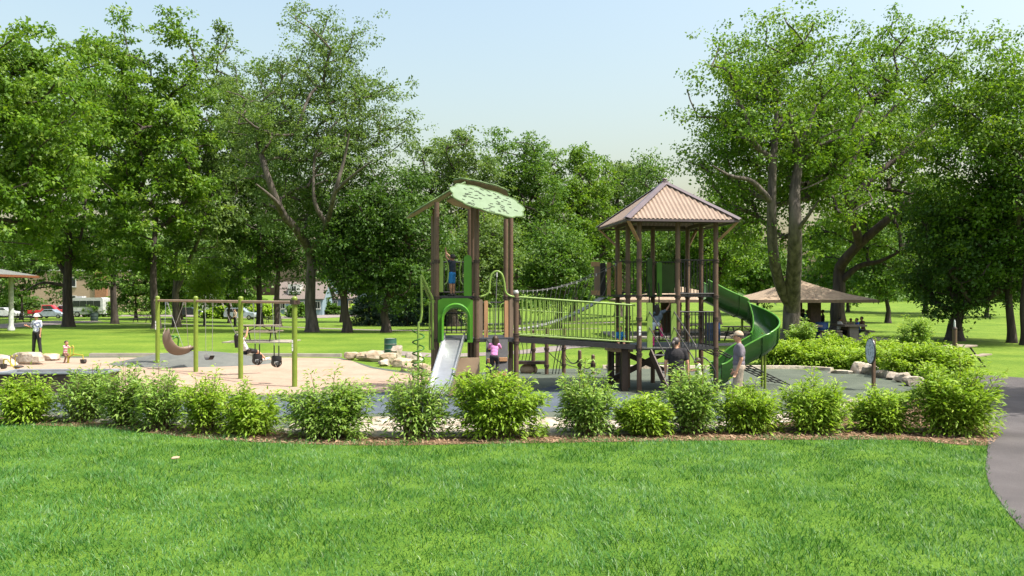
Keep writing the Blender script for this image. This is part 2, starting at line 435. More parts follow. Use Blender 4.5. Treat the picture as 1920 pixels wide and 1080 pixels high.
def smooth_poly(P, n=4, closed=True):
    P = np.asarray(P, float); k = len(P); out = []
    for i in range(k if closed else k - 1):
        p0, p1, p2, p3 = (P[(i + d) % k] if closed else P[min(max(i + d, 0), k - 1)] for d in (-1, 0, 1, 2))
        for t in np.linspace(0, 1, n, endpoint=False):
            out.append(0.5 * ((2 * p1) + (-p0 + p2) * t + (2 * p0 - 5 * p1 + 4 * p2 - p3) * t * t + (-p0 + 3 * p1 - 3 * p2 + p3) * t ** 3))
    if not closed: out.append(P[-1])
    return np.array(out)
def sheet(name, pts, z, m, label, sm=4):
    P = smooth_poly([p[:2] for p in pts], sm) if sm else np.array([p[:2] for p in pts])
    a = np.sum(P[:, 0] * np.roll(P[:, 1], -1) - np.roll(P[:, 0], -1) * P[:, 1])
    if a < 0: P = P[::-1]
    me = bpy.data.meshes.new(name)
    me.from_pydata([(x, y, z) for x, y in P], [], [tuple(range(len(P)))])
    tag(link(name, me, m), label, kind='structure'); return P
def ribbon(name, pts, w, dz, m, label):
    P = smooth_poly([p[:2] for p in pts], 6, False)
    T = np.gradient(P, axis=0); T /= np.linalg.norm(T, axis=1)[:, None]
    N = np.column_stack([-T[:, 1], T[:, 0]]); mb = MB(); vs = []
    cols = np.linspace(-.5, .5, 5)
    for p, n in zip(P, N):
        for c in cols:
            q = p + n * w * c; vs.append([q[0], q[1], gz(q[0], q[1]) + dz])
    k = len(cols)
    fs = [(i * k + j + 1, i * k + j, (i + 1) * k + j, (i + 1) * k + j + 1) for i in range(len(P) - 1) for j in range(k - 1)]
    mb.add(vs, fs); o = mb.build(name, m, smooth=60, fixn=False)
    tag(o, label, kind='structure'); return o

PLAY_FRONT = [(-160, 762), (100, 783), (400, 801), (712, 816), (1000, 814), (1300, 806), (1480, 788), (1620, 756), (1720, 728)]
PLAY_BACK = [(1716, 713), (1640, 702), (1570, 696), (1480, 692), (1300, 692), (1120, 691), (1000, 692), (880, 700), (800, 703), (700, 688), (640, 671), (240, 669), (90, 668), (-160, 660)]
play = [gnd(*p) for p in PLAY_FRONT + PLAY_BACK]
sheet('play_surface', play, 0.004, 'rubber_green', 'grey green rubber safety surface under the play structure', 0)
sheet('play_surface_blue', [gnd(*p) for p in [(-160, 742), (100, 752), (330, 758), (560, 752), (700, 738), (790, 732), (900, 742), (1010, 730), (1060, 722), (1180, 742), (1300, 752), (1420, 742), (1430, 770), (1300, 788), (1130, 778), (1000, 772), (860, 780), (712, 776), (560, 782), (330, 780), (100, 772), (-160, 757)]], 0.008, 'rubber_blue', 'blue grey rubber surface band in front of the towers')
sheet('sand_pit', [gnd(*p) for p in [(-160, 664), (90, 671), (240, 671), (440, 671), (632, 673), (695, 691), (795, 706), (812, 720), (770, 733), (600, 739), (420, 741), (300, 738), (180, 735), (60, 730), (-160, 722)]], 0.012, 'sand', 'pale tan sand under the swings', 3)
sheet('gravel_strip', [gnd(*p) for p in [(560, 790), (712, 782), (860, 786), (1000, 782), (1180, 790), (1320, 794), (1480, 775), (1610, 748), (1625, 760), (1490, 790), (1320, 808), (1100, 815), (860, 815), (712, 812), (560, 806)]], 0.012, 'limestone_pale', 'pale gravel along the front edge of the play surface', 3)
bed = [gnd(*p) for p in [(-160, 776), (100, 788), (400, 805), (712, 820), (1000, 818), (1300, 810), (1480, 793), (1600, 772), (1750, 745), (1820, 760), (1868, 806), (1852, 836), (1700, 826), (1600, 825), (1400, 826), (1100, 830), (900, 833), (700, 836), (480, 830), (330, 818), (210, 804), (100, 799), (-160, 790)]]
BED = sheet('mulch_bed', bed, 0.008, 'mulch', 'brown wood mulch bed under the row of shrubs', 3)
sheet('front_lawn', [gnd(*p) for p in [(-160, 788), (100, 797), (210, 802), (330, 816), (480, 828), (700, 834), (900, 831), (1100, 828), (1400, 824), (1600, 823), (1700, 824), (1860, 834)]] + [V(6.6, 10.8, 0), V(5.1, 7, 0), V(4.4, 4, 0), V(4.2, -6, 0), V(-30, -6, 0), V(-30, 16, 0)], 0.004, 'turf', 'lush mown front lawn before the shrub bed', 0)
sheet('asphalt_path', [(4.3, 4), (5.0, 7), (6.45, 10.8), (8.33, 14), (10.4, 17.6), (12.6, 21.4), (14.0, 24.6), (15.0, 25.7), (16.4, 24.3), (19, 22), (26, 19.5), (26, 14), (14, 9.5), (11, 4)], 0.012, 'asphalt', 'grey asphalt footpath curving past the playground at the right', 3)
ribbon('rear_path', [gd(700, 36.5), gd(790, 34.5), gd(850, 34.0), gd(1000, 36.5), gd(1060, 39.5), gd(1200, 41.5), gd(1330, 41), gd(1440, 43), gd(1640, 45)], 1.7, 0.014, 'path_pale', 'pale footpath on the lawn behind the towers')
ribbon('lawn_path', [gnd(-80, 613), gnd(70, 608), gnd(140, 605), gnd(330, 608), gnd(520, 613), gnd(700, 619), gnd(930, 620), gnd(1120, 616)], 1.5, 0.02, 'path_pale', 'narrow footpath crossing the lawn between the trees')
ribbon('plaza_path', [gnd(-60, 616), gnd(20, 611), gnd(90, 606), gnd(150, 602)], 5.2, 0.03, 'path_pale', 'pinkish paved apron beside the left pavilion')
ribbon('far_path', [gnd(880, 606), gnd(1050, 607), gnd(1170, 604)], 3.0, 0.02, 'path_pale', 'pale paved court far behind the bridge')
ribbon('street', [gd(-500, 122), gd(0, 122), gd(250, 124), gd(470, 126), gd(620, 140), gd(700, 172), gd(720, 220)], 9.0, 0.03, 'path_pale', 'pale street with parked cars behind the trees')

def kerb_line(name, pts, w, h, m, label):
    P = smooth_poly([p[:2] for p in pts], 4, False); mb = MB(); vs = []
    T = np.gradient(P, axis=0); T /= np.linalg.norm(T, axis=1)[:, None]
    N = np.column_stack([-T[:, 1], T[:, 0]])
    for p, n in zip(P, N):
        for s, z in ((-.5, 0), (-.42, h), (.42, h), (.5, 0)): vs.append([*(p + n * w * s), z])
    fs = [(i * 4 + j, (i + 1) * 4 + j, (i + 1) * 4 + j + 1, i * 4 + j + 1) for i in range(len(P) - 1) for j in range(3)]
    fs += [(0, 1, 2, 3), tuple(len(vs) - 4 + j for j in (3, 2, 1, 0))]
    mb.add(vs, fs); tag(mb.build(name, m, fixn=True), label, kind='structure')
kerb_line('kerb_rear', [gnd(x, y) for x, y in [(170, 668), (240, 668), (440, 668), (640, 669)]], 0.28, 0.13, 'concrete', 'low concrete kerb behind the sand')
kerb_line('kerb_front', [gnd(x, y) for x, y in [(-160, 766), (100, 784), (400, 802), (712, 817), (1000, 815), (1200, 811)]], 0.3, 0.045, 'concrete', 'pale concrete kerb between rubber surface and mulch')
kerb_line('kerb_right', [gnd(x, y) for x, y in [(1130, 690), (1300, 691), (1480, 691), (1560, 695)]], 0.3, 0.10, 'limestone_pale', 'pale stone edging at the back of the play surface')

# rubber mound behind the swings
mb = MB(); c = gd(365, 30.4)
prof = [(1.0, 0.0), (0.96, 0.02), (0.85, 0.09), (0.68, 0.2), (0.48, 0.32), (0.25, 0.4), (0.08, 0.425)]
mb.lathe(prof, (0, 0, 0.010), 36, sx=3.1, sy=2.1)
o = mb.build('rubber_mound', 'rubber_grey', smooth=60); o.location = c
tag(o, 'low grey rubber play mound rising from the sand behind the swings', kind='structure')

# ------------------------------------------------------------------ boulders
def boulder(p, size, seed, m, label, rz=0.0, name='boulder'):
    r = np.random.default_rng(seed); mb = MB(); mb.sph((0, 0, 0), 1.0, 14, 9)
    v = mb.v[0]
    v = np.sign(v) * np.abs(v) ** 0.55                      # blocky
    for _ in range(13):                                      # chipped facets
        n = nrm(r.normal(size=3) * V(1, 1, .8)); d = r.uniform(0.58, 0.95)
        k = v @ n; v = v - np.outer(np.clip(k - d, 0, None), n) * 0.97
    v += r.normal(size=v.shape) * 0.018
    v = v * np.asarray(size) / 2
    v[:, 2] -= v[:, 2].min() + 0.03
    mb.v[0] = v @ rotz(rz).T
    o = mb.build(name, m, smooth=18); o.location = p
    tag(o, label, 'boulder', 'limestone boulders edging the playground'); return o
ordn = ['first', 'second', 'third', 'fourth', 'fifth', 'sixth', 'seventh', 'eighth', 'ninth', 'tenth', 'eleventh']
rr = np.random.default_rng(5)
for i, (px, py, w, h) in enumerate([(657, 675, .75, .36), (681, 676, .7, .40), (704, 678, .85, .46), (729, 682, .8, .46), (752, 688, .9, .44), (776, 696, .85, .36), (797, 704, .75, .42), (816, 697, .65, .34)]):
    boulder(gnd(px, py), (w, .6, h), 20 + i, 'limestone', 'limestone block edging the sand near the green drum, %s from left' % ordn[i], rr.uniform(-.3, .3))
for i, (px, py, w, h) in enumerate([(712, 690, .5, .3), (740, 678, .6, .62), (772, 684, .7, .5)]):
    boulder(gnd(px, py) + V(0, .7, 0), (w, .55, h), 40 + i, 'limestone_pale', 'taller white limestone block behind the sand edging, %s from left' % ordn[i], rr.uniform(-.5, .5))
for i, (px, py, w, h, t) in enumerate([(4, 686, 1.2, .52, 'large pale boulder cut by the left picture edge beside the yellow digger'), (55, 683, 1.3, .5, 'wide white boulder in front of the man in the printed shirt'), (95, 676, .9, .34, 'low tan rock between the white boulder and the striped toddler')]):
    boulder(gnd(px, py), (w, .8, h), 50 + i, 'limestone_pale' if i < 2 else 'limestone', t, .1)
for i, (px, py, w, h) in enumerate([(1575, 700, .95, .16), (1612, 700, .62, .42), (1634, 702, .58, .42), (1655, 708, .62, .28), (1676, 712, .66, .30), (1694, 717, .6, .32), (1714, 724, .62, .34)]):
    boulder(gnd(px, py), (w, .5, h), 60 + i, 'limestone_pale', 'pale stone in the curved row behind the oval sign, %s from left' % ordn[i], rr.uniform(-.3, .3))
for i, (px, py, w, h, t) in enumerate([(1602, 757, .62, .16, 'flat white stone in front of the oval sign post'), (1490, 784, .5, .14, 'small flat white stone between the lime shrub and the leafy shrub'), (1150, 694, .5, .28, 'squat white stone behind the tower under the bridge end'), (1588, 782, .45, .2, 'small pale stone at the foot of the leafy shrub left of the sign')]):
    boulder(gnd(px, py), (w, .4, h), 80 + i, 'limestone_pale', t, .2)
boulder(gnd(712, 816), (.5, .3, .13), 95, 'limestone_pale', 'short white edging stone showing between two shrubs left of the slide', 0.05)

# wood chips lying on the mulch bed (stuff)
def inside(P, x, y):
    c = np.zeros(len(x), bool); n = len(P); j = n - 1
    for i in range(n):
        xi, yi = P[i]; xj, yj = P[j]
        k = ((yi > y) != (yj > y)) & (x < (xj - xi) * (y - yi) / (yj - yi + 1e-12) + xi); c ^= k; j = i
    return c
def scatter_chips():
    r = np.random.default_rng(8); lo, hi = BED.min(0), BED.max(0)
    x = r.uniform(max(lo[0], -13), hi[0], 26000); y = r.uniform(lo[1], hi[1], 26000)
    k = inside(BED, x, y); x, y = x[k], y[k]; n = len(x)
    a = r.uniform(0, 6.28, n); l = r.uniform(.015, .05, n); w = r.uniform(.006, .016, n)
    d = np.column_stack([np.cos(a), np.sin(a), r.uniform(-.35, .35, n)]); s = np.column_stack([-np.sin(a), np.cos(a), r.uniform(-.3, .3, n)])
    c = np.column_stack([x, y, r.uniform(.015, .035, n)])
    v = np.stack([c - d * l[:, None] - s * w[:, None], c + d * l[:, None] - s * w[:, None], c + d * l[:, None] + s * w[:, None], c - d * l[:, None] + s * w[:, None]], 1)
    tag(link('wood_chips', fast_mesh('wood_chips', v.reshape(-1, 3), 4, n, r.uniform(0, 1, n)), 'chip'), 'loose wood chips on the mulch bed', kind='stuff')
scatter_chips()

# ------------------------------------------------------------------ lawn blades in front (stuff)
def vnoise(x, y, s, seed):
    r = np.random.default_rng(seed); g = r.uniform(0, 1, (64, 64)); x = x / s; y = y / s
    xi = np.floor(x).astype(int); yi = np.floor(y).astype(int); fx = x - xi; fy = y - yi
    fx = fx * fx * (3 - 2 * fx); fy = fy * fy * (3 - 2 * fy)
    q = lambda a, b: g[a % 64, b % 64]
    return (q(xi, yi) * (1 - fx) + q(xi + 1, yi) * fx) * (1 - fy) + (q(xi, yi + 1) * (1 - fx) + q(xi + 1, yi + 1) * fx) * fy
def blades(name, n, y0, y1, dens_pow, lmin, lmax, w, seed, clip, label):
    r = np.random.default_rng(seed)
    y = y0 + (y1 - y0) * r.uniform(0, 1, n) ** dens_pow
    x = r.uniform(-1, 1, n) * (0.68 * y + 0.6)
    k = clip(x, y); x, y = x[k], y[k]; n = len(x)
    t = 0.6 * vnoise(x, y, .55, 1) + 0.4 * vnoise(x + 7, y, .22, 2)
    big = vnoise(x + 3, y + 9, 1.6, 3)
    L = (lmin + (lmax - lmin) * r.uniform(0, 1, n)) * (0.5 + 1.0 * vnoise(x, y, .45, 4))
    a = r.uniform(0, 6.28, n) ; wind = 5.8 * vnoise(x, y, .8, 6)
    a = np.where(r.uniform(0, 1, n) < .4, wind + r.normal(0, .6, n), a)
    lean = r.uniform(.25, 1.0, n)
    d = np.column_stack([np.cos(a) * lean, np.sin(a) * lean, np.ones(n)]); d /= np.linalg.norm(d, axis=1)[:, None]
    b = r.uniform(0, 6.28, n); s = np.column_stack([np.cos(b), np.sin(b), np.zeros(n)]) * (w * r.uniform(.7, 1.4, n))[:, None]
    c = np.column_stack([x, y, np.full(n, -.005)])
    mid = c + d * (L * .55)[:, None]
    d2 = d + np.column_stack([np.cos(a) * .5, np.sin(a) * .5, np.full(n, -.25)]); d2 /= np.linalg.norm(d2, axis=1)[:, None]
    tip = mid + d2 * (L * .45)[:, None]
    v = np.stack([c - s, c + s, mid + s * .8, mid - s * .8, tip], 1).reshape(-1, 3)
    base = np.arange(n) * 5
    q = np.column_stack([base, base + 1, base + 2, base + 3]); tr = np.column_stack([base + 3, base + 2, base + 4])
    tint = np.clip(0.02 + 0.8 * t + 0.35 * (big - .5) + r.normal(0, .13, n), 0, 1)
    tint = np.where(r.uniform(0, 1, n) < .04, 1.0, tint)
    me = bpy.data.meshes.new(name)
    me.vertices.add(len(v)); me.vertices.foreach_set('co', v.astype(np.float32).ravel())
    idx = np.concatenate([q.ravel(), tr.ravel()]).astype(np.int32)
    me.loops.add(len(idx)); me.loops.foreach_set('vertex_index', idx)
    me.polygons.add(2 * n)
    me.polygons.foreach_set('loop_start', np.concatenate([np.arange(n) * 4, 4 * n + np.arange(n) * 3]).astype(np.int32))
    me.polygons.foreach_set('loop_total', np.concatenate([np.full(n, 4), np.full(n, 3)]).astype(np.int32))
    at_ = me.attributes.new('tint', 'FLOAT', 'FACE'); at_.data.foreach_set('value', np.concatenate([tint, tint]).astype(np.float32))
    me.update(calc_edges=True)
    tag(link(name, me, 'blade'), label, kind='stuff')
PATH_L = np.array([(4.3, 4), (5.0, 7), (6.45, 10.8), (8.33, 14), (10.4, 17.6), (12.6, 21.4), (14.0, 24.6)])
def front_clip(x, y):
    lim = np.interp(y, PATH_L[:, 1], PATH_L[:, 0]) + 0.05 * (vnoise(x, y, .12, 9) - .3)
    return (x < lim) & ~inside(BED, x, y - 0.30 * (vnoise(x, y, .35, 11) - .35) + .25)
F_EDGE = BED[BED[:, 1].argsort()]
def front_clip2(x, y):
    # only the lawn on the camera's side of the bed
    fx = np.array([gnd(*p)[:2] for p in [(-160, 790), (100, 799), (210, 804), (330, 818), (480, 830), (700, 836), (900, 833), (1100, 830), (1400, 826), (1600, 825), (1700, 826), (1852, 836)]])
    lim = np.interp(x, fx[:, 0], fx[:, 1]) + 0.30 * (vnoise(x, y, .35, 11) - .35) + 0.12 * (vnoise(x, y, .1, 12) - .5)
    ok = x < np.interp(y, PATH_L[:, 1], PATH_L[:, 0]) + 0.08 * (vnoise(x, y, .12, 9) - .4)
    return ok & (y < lim + .2)
blades('grass', 155000, 5.6, 16.5, 0.85, .05, .105, .0037, 31, front_clip2, 'mown lawn grass in the foreground')

# ------------------------------------------------------------------ trees
def leaf_quads(C, D, Nn, L, W, fold=0.25):
    """diamond blades: base, side, tip, side"""
    S = np.cross(Nn, D); S /= np.linalg.norm(S, axis=1)[:, None] + 1e-9
    U = np.cross(D, S); L = L[:, None]; W = W[:, None]
    mid = C + D * L * 0.45 + U * W * fold
    tip = C + D * L - U * L * 0.12
    return np.stack([C, mid - S * W * .5, tip, mid + S * W * .5], 1).reshape(-1, 3)
def unit_rand(r, n):
    v = r.normal(size=(n, 3)); return v / np.linalg.norm(v, axis=1)[:, None]

def grow(r, trunk, limbs, targets, step=0.9, up=0.35):
    """grow branches from trunk/limb polylines out to every target; returns chains of node ids"""
    pos = []; par = []; chains = []
    def put(p, q): pos.append(np.asarray(p, float)); par.append(q); return len(pos) - 1
    def poly(P, start):
        ids = [] if start is None else [start]; last = start
        P = smooth_poly(P, 4, False)
        for p in (P if start is None else P[1:]): last = put(p, -1 if last is None else last); ids.append(last)
        chains.append(ids)
    poly(trunk, None)
    for lb in limbs:
        A = np.array(pos); s = int(np.argmin(np.linalg.norm(A - lb[0], axis=1)))
        poly([A[s]] + list(lb[1:]), s)
    top = np.array(trunk[-1]); hmin = trunk[-1][2] * 0.55
    order = np.argsort(np.linalg.norm(targets - top, axis=1)); ends = []
    for ti in order:
        t = targets[ti]; A = np.array(pos)
        d = np.linalg.norm(A - t, axis=1) + 1.1 * np.clip(A[:, 2] - t[2] + 0.4, 0, None) + 4.0 * np.clip(hmin - A[:, 2], 0, None)
        s = int(np.argmin(d)); p0 = A[s]; dist = np.linalg.norm(t - p0); k = max(2, int(dist / step))
        ids = [s]; last = s
        ctrl = p0 + (t - p0) * 0.5 + V(0, 0, up * dist * 0.25) + r.normal(size=3) * dist * 0.08
        for j in range(1, k + 1):
            u = j / k; q = (1 - u) ** 2 * p0 + 2 * u * (1 - u) * ctrl + u * u * t
            if j < k: q = q + r.normal(size=3) * 0.05
            last = put(q, last); ids.append(last)
        chains.append(ids); ends.append(last)
    n = len(pos); cnt = np.zeros(n); 
    for e in ends: cnt[e] += 1
    for i in range(n - 1, 0, -1):
        if par[i] >= 0: cnt[par[i]] += max(cnt[i], 0.3)
    return np.array(pos), par, chains, np.maximum(cnt, 0.3)

def tree_parts(seed, trunk, limbs, lobes, r0, ntarget, nleaf, ll, spread=0.75, droop=0.25, minr=0.012, up=0.35, fill=0.55, sizes=None):
    r = np.random.default_rng(seed)
    w = np.array([a[1][0] * a[1][1] * a[1][2] for a in lobes]) ** 0.75; w /= w.sum()
    T = []
    for (c, rad), k in zip(lobes, np.maximum(1, np.round(w * ntarget)).astype(int)):
        u = unit_rand(r, k) * (r.uniform(0, 1, k) ** fill)[:, None]
        T.append(np.asarray(c) + u * np.asarray(rad))
    T = np.vstack(T); T = T[T[:, 2] > 1.2]
    pos, par, chains, cnt = grow(r, trunk, limbs, T, up=up)
    rad = r0 * (cnt / cnt[0]) ** 0.47; rad = np.maximum(rad, minr)
    mb = MB()
    for ci, ids in enumerate(chains):
        R = rad[ids].copy()
        if ci > 0 and len(ids) > 1: R[0] = min(R[0], R[1] * 1.25)
        if ci == 0:
            z = pos[ids][:, 2] - pos[ids[0]][2]
            t_ = z / z[-1]; R = np.clip(R, r0 * (.92 - .72 * t_), r0 * (1.02 - .6 * t_)) * (1 + 0.55 * np.exp(-z / 0.45))
        if ci > len(limbs): R = np.minimum(R, r0 * (.24 if limbs else .5))
        if 0 < ci <= len(limbs):
            t_ = np.linspace(0, 1, len(ids)); k_ = (.72, .6, .5, .42, .42, .36, .34)[min(ci - 1, 6)]
            R = np.clip(R, r0 * k_ * (1 - .78 * t_) * .8, r0 * k_ * (1 - .72 * t_))
        if ci == 0:
            big = 12
        else: big = 7 if R[0] > 0.06 else (5 if R[0] > .03 else 3)
        P = pos[ids]
        mb.tube(P, R, big, caps=(ci == 0))
    # leaves: clumps round every target
    per = max(1, nleaf // len(T)); ncl = 6; pc = max(1, per // ncl)
    cl = np.repeat(T, ncl, 0); cl = cl + r.normal(size=cl.shape) * spread * V(1, 1, .7) * 0.75
    n = len(cl) * pc
    ctint = np.repeat(np.clip(r.normal(.45, .2, len(cl)), 0, 1), pc)
    off = r.normal(size=(n, 3)) * V(1, 1, .5) * spread * 0.33
    C = np.repeat(cl, pc, 0) + off
    D = off / (np.linalg.norm(off, axis=1)[:, None] + 1e-6) * .7 + unit_rand(r, n) * .75; D[:, 2] -= droop
    D /= np.linalg.norm(D, axis=1)[:, None]
    N = unit_rand(r, n) * 0.6 + np.repeat(unit_rand(r, len(cl)) * .55, pc, 0) + V(.12, -.12, .75)
    N -= D * np.sum(N * D, 1)[:, None]; N /= np.linalg.norm(N, axis=1)[:, None] + 1e-9
    L = ll * r.uniform(.65, 1.35, n)
    v = leaf_quads(C, D, N, L, L * r.uniform(.5, .75, n))
    tint = np.clip(ctint * .6 + .4 * r.uniform(0, 1, n), 0, 1)
    return mb, v, tint

def make_tree(name, label, base, seed, trunk, lobes, r0, nleaf, ll, leaf, bark, ntarget=170, limbs=(), group=None, shared=None, rz=0.0, **kw):
    """base: world point; trunk / lobes / limbs relative to it"""
    t = thing(name, label, 'tree', base, group)
    if shared is None:
        mb, v, tint = tree_parts(seed, [V(*p) for p in trunk], [[V(*q) for q in l] for l in limbs], lobes, r0, ntarget, nleaf, ll, **kw)
        me_t = mb.mesh('trunk', (0, 0, 0), 60); me_c = fast_mesh('crown', v, 4, len(tint), tint)
    else: me_t, me_c = shared
    a = link('trunk', me_t, bark, t); b = link('crown', me_c, leaf, t)
    t.rotation_euler = (0, 0, rz)
    return me_t, me_c
def lobe_crown(seed, cx, cy, zlo, zhi, rx, ry, n=13, rl=0.42):
    """a crown made of overlapping clumps inside an ellipsoid"""
    r = np.random.default_rng(seed); zc, rz_ = (zlo + zhi) / 2, (zhi - zlo) / 2; out = []
    for i in range(n):
        z = 1 - 2 * (i + .5) / n; a = i * 2.4 + r.uniform(-.3, .3); q = math.sqrt(max(0, 1 - z * z))
        k = r.uniform(.52, .72)
        wz = 1.0 if z > -0.2 else 0.92
        out.append(((cx + math.cos(a) * q * rx * k * wz, cy + math.sin(a) * q * ry * k * wz, zc + z * rz_ * k), (rx * rl * r.uniform(.8, 1.15), ry * rl * r.uniform(.8, 1.15), rz_ * rl * r.uniform(.75, 1.1))))
    out.append(((cx, cy, zc), (rx * .5, ry * .5, rz_ * .55)))
    return out
def px_tree(name, label, px, D, r0, cpx, half, ytop, ybot, seed, nleaf, ll, leaf, bark, fork=0.42, limbs_px=(), ntarget=170, depth=None, lean=0.0, group=None, n=13, rl=.42, limb_fwd=0.0, **kw):
    """tree placed by its trunk column and distance; crown given by the pixels it spans at that distance"""
    nleaf = int(nleaf * .80); ll = ll * 1.09
    b = gd(px, D); s = D / F
    cx = (cpx - px) * s; zl = at(0, ybot, D)[2] - b[2]; zh = at(0, ytop, D)[2] - b[2]; rx = half * s
    th = zl + (zh - zl) * fork
    limbs = []; zf = at(0, limbs_px[0][0][1], D)[2] - b[2] if limbs_px else th
    if limbs_px and fork < .1: th = zf
    for L in limbs_px:
        q = []
        for x, y, dy in L:
            z = at(0, y, D)[2] - b[2]; dy = dy - limb_fwd * min(1, max(0, (z - zf) / 4)); k = (D + dy) / D
            X = (x - 960) * (D + dy) / F - b[0]; q.append((X, dy, CH - (y - HY) * (D + dy) / F - b[2]))
        limbs.append(q)
    jr = np.random.default_rng(seed + 900); j1, j2, j3 = jr.uniform(-.22, .22, (3, 2)) * min(1, r0 * 2.4)
    if limbs_px and fork < .1: j2 = j3 = j1 * .3; lean = limbs[0][0][0]
    trunk = [(0, 0, -.15), (lean * .1, 0, .6), (lean * .3 + j1[0], j1[1], th * .35), (lean * .7 + j2[0], j2[1], th * .7), (lean + j3[0], j3[1], th)]
    if limbs_px and fork < .1: trunk += limbs[0][1:]; limbs = limbs[1:]
    return make_tree(name, label, b, seed, trunk, lobe_crown(seed, cx, 0, zl, zh, rx, depth or rx * .85, n, rl), r0, nleaf, ll, leaf, bark, ntarget, limbs, group, **kw)

# left group
px_tree('maple_tree', 'bright leafy tree overhanging the left picture edge above the pavilion', -150, 47, .42, 10, 195, 20, 520, 101, 46000, .225, 'leaf_bright', 'bark_dark', ntarget=190)
px_tree('maple_tree', 'dark trunked tree with low spreading limbs between the red car and the bus', 128, 72, .46, 105, 175, 10, 560, 102, 42000, .285, 'leaf_bright', 'bark_dark', fork=.3, limbs_px=[[(128, 520, 0), (100, 480, 0), (70, 430, .5)], [(128, 510, 0), (150, 450, 0), (160, 380, 0)], [(120, 545, 0), (80, 530, -1), (50, 545, -1.5)]], droop=.35)
px_tree('maple_tree', 'tall dark tree standing just right of the white bus', 215, 86, .36, 215, 150, 30, 575, 103, 36000, .31, 'leaf_mid', 'bark_dark', fork=.3)
px_tree('maple_tree', 'tall tree behind the left post of the swing set', 293, 66, .34, 280, 155, 0, 560, 104, 40000, .27, 'leaf_bright', 'bark_dark', fork=.32)
px_tree('maple_tree', 'leaning forked tree with a slanted limb behind the empty belt swing', 331, 73, .36, 385, 125, 40, 565, 105, 34000, .26, 'leaf_grey', 'bark_grey', fork=.25, limbs_px=[[(331, 545, 0), (350, 500, 0), (380, 430, 0), (400, 370, 0)]])
px_tree('maple_tree', 'slim dark tree behind the third swing post near the silver car', 487, 80, .33, 462, 105, 90, 580, 106, 27000, .29, 'leaf_mid', 'bark_dark', fork=.3)
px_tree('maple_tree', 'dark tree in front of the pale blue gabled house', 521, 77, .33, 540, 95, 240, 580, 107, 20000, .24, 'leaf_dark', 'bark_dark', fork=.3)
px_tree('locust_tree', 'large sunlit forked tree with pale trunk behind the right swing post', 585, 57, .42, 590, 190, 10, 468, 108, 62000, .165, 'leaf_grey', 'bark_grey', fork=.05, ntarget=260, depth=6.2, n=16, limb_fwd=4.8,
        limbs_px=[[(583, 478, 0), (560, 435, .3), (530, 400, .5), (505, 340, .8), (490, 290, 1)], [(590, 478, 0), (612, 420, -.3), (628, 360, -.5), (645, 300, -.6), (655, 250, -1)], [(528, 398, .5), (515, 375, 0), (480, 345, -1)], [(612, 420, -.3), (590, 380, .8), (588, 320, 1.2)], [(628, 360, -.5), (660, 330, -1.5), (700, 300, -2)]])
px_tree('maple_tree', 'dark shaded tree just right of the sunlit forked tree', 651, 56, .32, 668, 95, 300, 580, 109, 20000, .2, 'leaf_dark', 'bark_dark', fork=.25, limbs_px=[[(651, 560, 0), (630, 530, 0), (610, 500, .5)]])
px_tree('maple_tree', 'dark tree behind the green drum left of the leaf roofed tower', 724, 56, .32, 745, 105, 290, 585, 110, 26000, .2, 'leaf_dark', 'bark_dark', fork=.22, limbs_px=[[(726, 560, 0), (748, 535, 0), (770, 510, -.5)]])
# middle
px_tree('oak_tree', 'tall grey green tree rising behind the leaf roofed tower', 850, 78, .5, 850, 125, 212, 570, 111, 40000, .235, 'leaf_grey', 'bark_dark', fork=.25, n=18, rl=.36, ntarget=210)
px_tree('oak_tree', 'broad green tree behind the space between the two towers, left one', 968, 84, .5, 975, 110, 222, 570, 112, 36000, .25, 'leaf_mid', 'bark_dark', fork=.25, n=18, rl=.36, ntarget=200)
px_tree('oak_tree', 'bright green tree behind the bridge left of the square roof', 1075, 92, .5, 1075, 105, 236, 575, 113, 36000, .26, 'leaf_bright', 'bark_dark', fork=.25, n=18, rl=.36, ntarget=200)
px_tree('oak_tree', 'grey green tree whose top shows left of the square roof apex', 1160, 98, .5, 1165, 85, 238, 580, 114, 28000, .28, 'leaf_grey', 'bark_dark', fork=.25, n=16, rl=.36)
px_tree('oak_tree', 'thin see-through tree showing above the apex of the square roof', 1218, 82, .3, 1220, 62, 250, 560, 115, 13000, .22, 'leaf_mid', 'bark_dark', fork=.3, n=12, rl=.36)
px_tree('oak_tree', 'dense grey green tree low behind the bridge railing', 905, 62, .35, 905, 90, 395, 590, 116, 20000, .2, 'leaf_grey', 'bark_dark', fork=.2)
px_tree('oak_tree', 'shaded tree behind the rope bridge cables', 1045, 66, .35, 1045, 85, 400, 588, 117, 18000, .21, 'leaf_mid', 'bark_dark', fork=.2)
# right group
px_tree('ash_tree', 'large grey trunked tree with a leaning limb in front of the picnic shelter', 1483, 40, .46, 1462, 208, 0, 500, 118, 60000, .15, 'leaf_bright', 'bark_grey', fork=.05, ntarget=260, depth=5.2, n=16, rl=.38, limb_fwd=3.4,
        limbs_px=[[(1484, 578, 0), (1487, 530, 0), (1490, 480, 0), (1491, 420, .2), (1490, 360, .4), (1500, 290, .8)], [(1484, 580, 0), (1464, 538, 0), (1450, 470, .2), (1447, 380, .3), (1450, 300, .4), (1455, 230, .5), (1458, 170, .5)], [(1500, 290, .8), (1515, 240, .8), (1530, 200, .8)], [(1500, 290, .8), (1488, 250, 0), (1480, 210, -.4)], [(1447, 380, .3), (1410, 340, -.5), (1370, 330, -1.2), (1335, 310, -1.6)], [(1450, 300, .4), (1415, 270, .2), (1400, 220, 0), (1380, 180, 0)], [(1491, 440, .2), (1515, 405, -.6), (1535, 375, -1.2)]])
